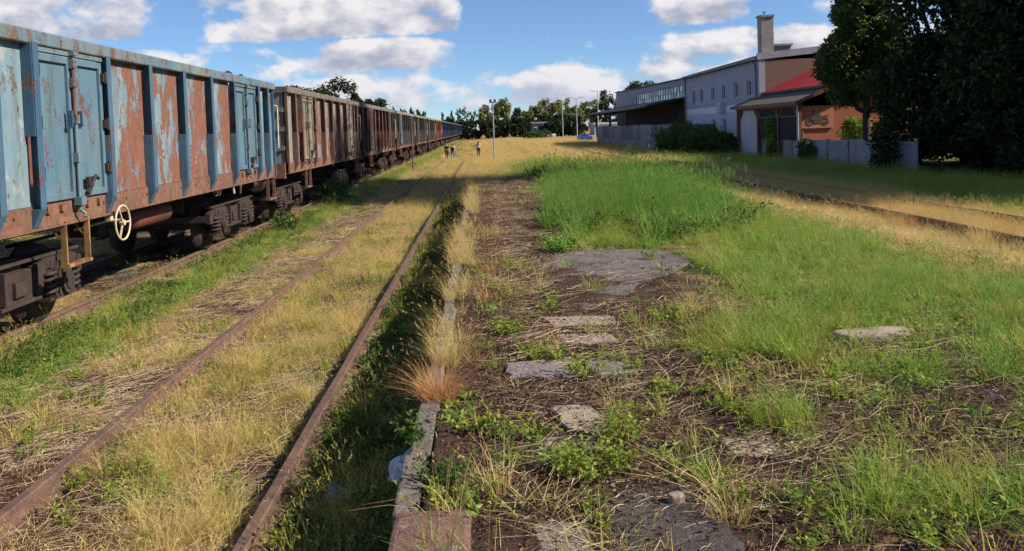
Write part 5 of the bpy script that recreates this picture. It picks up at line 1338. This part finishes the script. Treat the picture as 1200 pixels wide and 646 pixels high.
C_dry = proto_set('dry_grass_tuft', p_dry, V['dry'], 7, 1)
C_dsh = proto_set('dry_short_tuft', p_dryshort, V['dry'], 7, 2)
C_oli = proto_set('yellowing_tuft', p_green, V['olive'], 6, 3)
C_grn = proto_set('green_tuft', p_green, V['green'], 7, 4)
C_lus = proto_set('lush_tuft', p_lush, V['lush'], 7, 5)
C_sho = proto_set('short_green_tuft', p_short, V['green'], 6, 6)
C_wee = proto_set('weed_plant', p_weed, V['weed'], 6, 7)
C_wdk = proto_set('dark_weed_plant', p_weed, V['weed_dark'], 6, 8)
C_str = proto_set('straw_stalks', p_straw, V['straw'], 9, 9)
C_twg = proto_set('brown_stalks', p_straw, V['twig'], 8, 10)
C_crb = proto_set('crumbs', p_crumb, M['stone'], 6, 11)
C_soil = proto_set('soil_crumbs', p_crumb, V['twig'], 6, 13)
C_lit = proto_set('litter_flakes', p_leaflitter, V['twig'], 8, 15)
C_ros = proto_set('weed_rosette', p_rosette, V['weed'], 6, 12)
C_dor = proto_set('orange_grass_tuft', p_dry, V['dry_orange'], 5, 14)

between = lambda x: sst(x, -2.80, -2.70) * (1 - sst(x, -1.46, -1.34))
def w_dry_tall(x, y):
    s, d, g_, k = zones(x, y); n = fbm(x, y, 1.5, 31); t = np.zeros(len(x))
    t = np.maximum(t, between(x) * np.maximum(sst(n, 0.49, 0.60), 0.40 * sst(y, 9, 14) * sst(n, 0.38, 0.5)) * 0.95 * sst(np.abs(x + 1.31), 0.06, 0.25) * sst(np.abs(x + 2.81), 0.12, 0.5) * (1 - 0.6 * sst(y, 24, 27) * (1 - sst(y, 33, 36))))                     # between the rails
    t = np.maximum(t, sst(x, -0.43, -0.40) * (1 - sst(x, -0.24, -0.10)) * sst(y, 5.4, 6.6) * (1 - sst(y, 22, 24)) * (0.12 + 0.7 * sst(n, 0.44, 0.58)))   # platform edge
    t = np.maximum(t, (1 - sst(x, -3.0, -2.9)) * d * sst(n, 0.52, 0.62) * 0.35)
    t = np.maximum(t, sst(x, 5.2, 7.0) * d * (0.06 + 0.5 * sst(n, 0.52, 0.62) + 0.95 * sst(x, 8.0, 8.3)) * (1 - sst(x, 13, 14)))
    t = np.maximum(t, sst(y, 27, 31) * d * (0.9 - 0.3 * sst(n, 0.5, 0.6)))
    t = np.maximum(t, plat_f(x, y) * (1 - sst(x, 4, 5)) * sst(fbm(x, y, 1.7, 33), 0.62, 0.70) * 0.15 * (1 - 0.8 * sst(y, 9, 13)))
    return t * clear(x, y)
P, S = field(95, w_dry_tall, grow=1.0, seed=1); scatter('dry_grass', C_dry, 7, P, S * np.where(P[:, 1] < 27, 0.66, 0.8), hmax=0.75)
def w_dry_short(x, y):
    s, d, g_, k = zones(x, y); n = fbm(x, y, 1.9, 34)
    t = (1 - sst(x, -0.5, -0.4)) * d * (0.12 + 0.5 * sst(n, 0.44, 0.6)) + sst(x, 4.2, 6.2) * d * 0.7
    t = np.maximum(t, between(x) * (0.14 + 0.45 * sst(fbm(x, y, 1.5, 31), 0.44, 0.55)))
    t = np.maximum(t, plat_f(x, y) * s * 0.14 * sst(n, 0.5, 0.62) * (1 - 0.8 * sst(y, 9, 13)))
    return np.clip(t, 0, 1) * clear(x, y)
P, S = field(85, w_dry_short, seed=2); scatter('dry_thatch', C_dsh, 7, P, S)
def w_olive(x, y):
    s, d, g_, k = zones(x, y); n = fbm(x, y, 1.3, 35)
    t = between(x) * sst(n, 0.48, 0.62) * 0.4 + (1 - sst(x, -2.95, -2.85)) * sst(n, 0.50, 0.64) * 0.35 * (1 - s)
    t = t + plat_f(x, y) * g_ ** 1.6 * (0.10 + 0.35 * sst(n, 0.45, 0.6)) 
    t = t + sst(y, 28, 34) * g_ * 0.3 + plat_f(x, y) * s * 0.03 * (y < 10)
    return np.clip(t, 0, 1) * clear(x, y)
P, S = field(75, w_olive, seed=3); scatter('yellowing_grass', C_oli, 6, P, S * 0.72)
def w_green(x, y):
    s, d, g_, k = zones(x, y); n = fbm(x, y, 1.0, 36)
    t = plat_f(x, y) * g_ ** 1.6 * (0.35 + 0.6 * sst(n, 0.38, 0.58)) * (1 - 0.55 * sst(y, 11, 13) )
    t = t + (1 - sst(x, -3.0, -2.9)) * g_ * 0.65 + sst(x, 9.6, 10.4) * g_ * 0.95 + sst(y, 28, 33) * g_ * 0.7
    t = t + plat_f(x, y) * s * 0.02 * (y < 10) + between(x) * g_ * 0.35
    return np.clip(t, 0, 1) * clear(x, y)
P, S = field(75, w_green, seed=4); scatter('green_grass', C_grn, 7, P, S * np.where(P[:, 0] < -3, 0.62, 0.78))
lushc = lambda x, y: np.clip(1.35 * np.exp(-((x - 2.55 - 0.10 * (y - 15)) / 1.45) ** 4 - ((y - 15.2) / 3.4) ** 4), 0, 1) * (0.25 + 0.75 * sst(fbm(x, y, 0.8, 51), 0.34, 0.5))
def w_lush(x, y):
    n = fbm(x, y, 1.0, 37); left = sst(x, 0.95 + 0.7 * (n - 0.5), 1.5 + 0.7 * (n - 0.5))
    t = lushc(x, y) * left * sst(y, 11.2 + 1.4 * (n - .5) * 2, 12.4 + 1.4 * (n - .5) * 2)
    t = np.maximum(t, np.clip(np.exp(-((x - 3.2) / 2.0) ** 2 - ((y - 29) / 5) ** 2), 0, 1) * 0.45 * sst(x, 1.0, 1.8))
    t = np.maximum(t, sst(x, 2.0, 3.2) * (1 - sst(x, 4.6, 5.4)) * (1 - sst(y, 7, 9)) * sst(n, 0.52, 0.62) * 0.28)
    return t * clear(x, y)
P, S = field(90, w_lush, seed=5, ymax=45); scatter('lush_grass', C_lus, 7, P, S * np.where(P[:, 1] < 9, 0.62, 1.12), hmax=1.3)
P, S = field(40, lambda x, y: w_lush(x, y) * (y > 10), seed=25, ymax=26); scatter('lush_undergrowth', C_wdk, 6, P, S * 1.7, hmax=2.2)
def w_short(x, y):
    s, d, g_, k = zones(x, y)
    t = plat_f(x, y) * g_ * 0.75 + (1 - sst(x, -0.45, -0.4)) * g_ ** 1.4 * 0.6 + plat_f(x, y) * s * 0.05 * (y < 10)
    return np.clip(t, 0, 1) * clear(x, y)
P, S = field(70, w_short, seed=6, ymax=45); scatter('short_grass', C_sho, 6, P, S)
def w_weed(x, y):
    n = fbm(x, y, 1.6, 38); s, d, g_, k = zones(x, y); m_ = fbm(x, y, 1.2, 60)
    t = between(x) * sst(n, 0.56, 0.66) * 0.7 + (1 - sst(x, -3.0, -2.9)) * sst(n, 0.60, 0.70) * 0.4
    t = t + plat_f(x, y) * (sst(n, 0.60, 0.70) * 0.35 * (x < 1.6) * (1 - sst(y, 5.5, 8)) + g_ * (0.08 + 0.5 * sst(m_, 0.55, 0.66)))
    pr = np.exp(-((x + 1.12) / 0.10) ** 2) * 0.9 * sst(fbm(x, y, 1.3, 39), 0.40, 0.55); ml = np.exp(-((x + 1.50) / 0.10) ** 2) * 0.45 * sst(fbm(x, y, 1.3, 40), 0.45, 0.6)
    return np.clip(t + (pr + ml) * (y < 26), 0, 1) * clear(x, y)
P, S = field(44, w_weed, seed=7, ymax=40); scatter('leafy_weeds', C_wee, 6, P, S * 0.8)
def w_ros(x, y):
    n = fbm(x, y, 2.0, 48); s, d, g_, k = zones(x, y)
    return np.clip(plat_f(x, y) * s * sst(n, 0.54, 0.66) * 0.45 * (1 - 0.8 * sst(y, 7, 10)) + (1 - sst(x, -3.0, -2.9)) * g_ * 0.5, 0, 1) * clear(x, y)
P, S = field(40, w_ros, seed=17, ymax=30); scatter('low_weeds', C_ros, 6, P, S * 0.75)
def w_pit(x, y):
    return sst(x, -1.22, -1.1) * (1 - sst(x, -0.46, -0.40)) * (y < 27) * (0.35 + 0.65 * sst(fbm(x, y, 1.5, 41), 0.42, 0.6)) + np.exp(-((x + 4.75) / 0.42) ** 2) * sst(y, 7, 9) * 0.75 * sst(fbm(x, y, 1.2, 42), 0.40, 0.55)
P, S = field(90, w_pit, seed=8, ymax=60); scatter('pit_weeds', C_wdk, 6, P, S)
def w_pitg(x, y): return sst(x, -1.2, -1.0) * (1 - sst(x, -0.46, -0.40)) * (y < 27) * sst(fbm(x, y, 1.2, 43), 0.40, 0.6) * 0.8
P, S = field(70, w_pitg, seed=9, ymax=30); scatter('pit_grass', C_oli, 6, P, S * 0.9)
def w_straw(x, y):
    s, d, g_, k = zones(x, y)
    return np.clip(plat_f(x, y) * sst(x, 0.0, 0.14) * (s * 0.85 + 0.15) + (1 - sst(x, -0.5, -0.4)) * (0.7 * d + 0.95 * s), 0, 1) * np.maximum(clear(x, y), 0.16)
P, S = field(34, w_straw, seed=10, ymax=45); scatter('straw_litter', C_str, 9, P, S, tilt=0.05, rot=np.random.default_rng(5).normal(0.2, 0.9, len(P)), sink=-0.008)
P, S = field(40, w_straw, seed=11, ymax=35); scatter('brown_litter', C_twg, 8, P, S, tilt=0.06, sink=-0.006)
P, S = field(36, lambda x, y: (1 - sst(x, -0.5, -0.4)) * sst(x, -5.2, -4.6) * np.clip(z_s(x, y) + 0.3 * z_d(x, y), 0, 1) * clear(x, y), seed=27, ymax=34); scatter('straw_mat', C_str, 9, P, S * 1.15, tilt=0.06, sink=-0.01)
P, S = field(14, w_straw, seed=12, ymax=24); scatter('pebbles', C_crb, 6, P, S, tilt=0.05, sink=-0.002)
P, S = field(30, lambda x, y: plat_f(x, y) * sst(x, -0.14, -0.06) * z_s(x, y) * np.maximum(clear(x, y), 0.2), seed=13, ymax=20); scatter('soil_crumbs', C_soil, 6, P, S * 1.4, tilt=0.05, sink=-0.002)

P, S = field(62, lambda x, y: np.clip(plat_f(x, y) * sst(x, -0.2, -0.12) * (z_s(x, y) + 0.15) + (1 - sst(x, -0.5, -0.4)) * z_s(x, y), 0, 1) * np.maximum(clear(x, y), 0.12), seed=26, ymax=32); scatter('leaf_litter', C_lit, 8, P, S, tilt=0.05, sink=-0.002)
# single plants that stand out
def plant(name, mesh_vf, mt, x, y, label, cat, group=None, z=None, s=1.0, extra=None):
    v, f = mesh_vf; me = arr_mesh(name, v, f); me.materials.append(V[mt])
    o = link(name, me, None, (x, y, (gz(x, y) if z is None else z) - 0.012)); o.scale = (s, s, s); tag(o, label, cat, group)
    return o
def big_tuft(seed, n, rad, h0, h1, w=0.0045, heads=12, lean=0.3, curve=0.5):
    g = np.random.default_rng(seed); a = blades(g, n, rad, h0, h1, w, lean, curve, 4); b = blades(g, heads, rad * 0.8, h1 * 0.9, h1 * 1.25, 0.003, 0.3, 0.5, 4)
    return join(a[:2], b[:2], seedheads(g, b[2], b[3], 8, 0.022, 0.005))
GT = 'grass tufts on the platform'; GW = 'leafy weeds on the platform'
plant('grass_tuft', big_tuft(1, 420, 0.15, 0.16, 0.46, 0.0050, 40, 0.4, 0.7), 'dry_orange', -0.31, 4.98, 'large orange dry grass tuft overhanging the platform edge', 'grass tuft', GT, z=0.0, s=0.66)
plant('grass_tuft', big_tuft(2, 260, 0.14, 0.16, 0.44, 0.0045, 26, 0.35, 0.55), 'dry', -0.30, 5.75, 'pale golden grass tuft on the edge behind the orange tuft', 'grass tuft', GT, z=0.0, s=0.62)
plant('grass_tuft', big_tuft(3, 60, 0.07, 0.10, 0.30, 0.004, 6), 'dry', 0.02, 3.62, 'small golden grass tuft just behind the reddish end block', 'grass tuft', GT)
plant('grass_tuft', big_tuft(4, 90, 0.10, 0.08, 0.22, 0.004, 8), 'dry_orange', 0.0, 7.75, 'short orange grass tuft in the bare soil left of the big slab', 'grass tuft', GT)
plant('grass_tuft', big_tuft(5, 110, 0.13, 0.10, 0.25, 0.004, 8), 'dry_orange', 0.05, 9.3, 'second orange grass tuft further along the bare soil', 'grass tuft', GT)
plant('grass_tuft', big_tuft(6, 130, 0.16, 0.14, 0.30, 0.004, 10), 'dry', 0.10, 12.6, 'golden grass tuft far along the bare soil', 'grass tuft', GT)
plant('grass_tuft', big_tuft(7, 70, 0.07, 0.08, 0.22, 0.004, 4), 'olive', 0.93, 3.28, 'yellow grass tuft at the right corner of the near dark slab', 'grass tuft', GT)
plant('grass_tuft', big_tuft(8, 120, 0.10, 0.12, 0.30, 0.006, 8), 'green', 1.62, 4.35, 'green grass tuft behind the small pale slab at right', 'grass tuft', GT)
plant('grass_tuft', big_tuft(9, 130, 0.11, 0.12, 0.36, 0.006, 10), 'green', 2.05, 5.45, 'green grass tuft left of the concrete block', 'grass tuft', GT)
plant('grass_tuft', big_tuft(10, 200, 0.17, 0.25, 0.62, 0.005, 50, 0.3, 0.5), 'dry', 7.55, 12.6, 'tall golden seeding grass beside the right-hand rail', 'grass tuft', 'grass by the right-hand rail')
plant('grass_tuft', big_tuft(11, 160, 0.17, 0.2, 0.5, 0.005, 40, 0.3, 0.5), 'dry_orange', 7.5, 14.9, 'orange seeding grass beside the right-hand rail, further off', 'grass tuft', 'grass by the right-hand rail')
def big_weed(seed, h, ns, leaf, rad): return p_weed(np.random.default_rng(seed), h, ns, leaf, rad)
plant('weed', big_weed(1, 0.17, 48, 0.028, 0.14), 'weed', 0.42, 3.80, 'largest bright green leafy weed in front of the slabs', 'weed', GW)
plant('weed', big_weed(2, 0.15, 28, 0.027, 0.09), 'weed', 0.66, 4.22, 'leafy weed at the right of the pale pentagonal slab', 'weed', GW)
plant('weed', big_weed(3, 0.17, 22, 0.026, 0.07), 'weed', 0.60, 5.35, 'leafy weed growing between two grey slabs', 'weed', GW)
plant('weed', big_weed(4, 0.14, 22, 0.025, 0.09), 'weed', 0.16, 4.30, 'leafy weed left of the pale pentagonal slab', 'weed', GW)
plant('weed', big_weed(5, 0.13, 26, 0.024, 0.08), 'weed_dark', -0.23, 3.78, 'grey green sprig on the edge stone behind the end block', 'weed', GW)
plant('weed', big_weed(6, 0.22, 30, 0.06, 0.16), 'lush', 0.93, 10.7, 'dark green clump at the far rim of the big slab', 'weed', GW)
plant('weed', big_weed(7, 0.12, 24, 0.032, 0.11), 'weed', 0.15, 6.6, 'low green weed beyond the grey slabs', 'weed', GW)
plant('weed', big_weed(8, 0.10, 20, 0.03, 0.11), 'weed', 1.05, 4.9, 'low yellow-green weed right of the grey slabs', 'weed', GW)
plant('weed', big_weed(9, 0.12, 16, 0.028, 0.07), 'weed', -0.12, 4.45, 'small weed beside the edge stones', 'weed', GW)
# chicory with blue flowers
for i, (x, y, lb) in enumerate([(2.0, 7.3, 'blue-flowered chicory at the grass border right of the slabs'), (2.2, 4.1, 'blue-flowered chicory in the near right grass'), (1.75, 8.4, 'blue-flowered chicory beside the big slab')]):
    g = np.random.default_rng(300 + i); v, f, t, d = blades(g, 16, 0.16, 0.2, 0.42, 0.004, 0.5, 0.3, 4)
    o = plant('chicory', join((v, f), diamonds(g, np.repeat(t * 0.6, 4, 0), np.repeat(d, 4, 0), 0.05, 0.012, 0.6)), 'weed_dark', x, y, lb, 'flower', 'chicory plants')
    P_ = np.repeat(t[::3], 9, 0); D_ = g.normal(size=P_.shape) * (1, 1, 0.4); D_ /= np.linalg.norm(D_, axis=1, keepdims=True)
    v, f = diamonds(g, P_, D_, 0.014, 0.007, 0.2); me = arr_mesh('petals', v, f); me.materials.append(V['flower']); link('petals', me, o)['kind'] = 'stuff'

# ------------------------------------------------------------------ litter and loose blocks
def crumple(name, loc, sx, sy, sz, mt, label, seed, cat='litter'):
    g = np.random.default_rng(seed); nu, nv = 16, 10; vs = []
    for j in range(nv + 1):
        for i in range(nu):
            a = 2 * math.pi * i / nu; b = math.pi * j / nv - math.pi / 2; k = 1 + 0.16 * math.sin(3 * a + seed) * math.cos(b) + 0.22 * g.normal()
            vs.append((sx * math.cos(a) * math.cos(b) * k, sy * math.sin(a) * math.cos(b) * k, max(-0.01, sz * (math.sin(b) * 0.9 + 0.3) * k)))
    fs = [(j * nu + i, j * nu + (i + 1) % nu, (j + 1) * nu + (i + 1) % nu, (j + 1) * nu + i) for j in range(nv) for i in range(nu)]
    b = MB(); b.add(vs, fs); o = b.build(name, M[mt], None, loc); tag(o, label, cat); o.rotation_euler = (0.15 * seed, 0.1, seed); return o
crumple('plastic_bag', (-0.52, 5.0, -0.50), 0.065, 0.11, 0.13, 'plastic_white', 'white plastic bag against the platform face', 1)
crumple('plastic_bottle', (-0.98, 5.15, gz(-0.98, 5.15) + 0.02), 0.15, 0.06, 0.06, 'plastic_clear', 'milky crumpled plastic bottle lying in the dark weeds', 2)
crumple('rag', (-4.75, 9.9, gz(-4.75, 9.9)), 0.13, 0.09, 0.035, 'rag', 'turquoise rag lying beside the nearest wagon', 3)
def block(loc, sx, sy, sz, rz, mt, label, seed):
    r = random.Random(seed); b = MB(); n = 14; pts = []
    for k in range(n):
        a = 2 * math.pi * k / n; c, s = math.cos(a), math.sin(a); q = 1 / max(abs(c), abs(s)) ** 0.75
        pts.append((sx * c * q * r.uniform(0.92, 1.05), sy * s * q * r.uniform(0.92, 1.05)))
    b.prism(pts, 'z', -0.08, sz); o = b.build('concrete_block', M[mt], None, loc, 0.018); o.rotation_euler = (r.uniform(-.04, .04), r.uniform(-.04, .04), rz); tag(o, label, 'block', 'loose concrete pieces')
block((2.74, 5.95, 0.0), 0.29, 0.11, 0.055, R(6), 'slab_pale', 'long pale concrete block lying in the right-hand grass', 1)
block((1.38, 5.0, 0.0), 0.08, 0.05, 0.03, R(30), 'concrete', 'small concrete piece between soil and grass', 2)
block((0.75, 3.45, 0.02), 0.035, 0.026, 0.03, R(10), 'slab_pale', 'little pale stone on the near dark slab', 3)
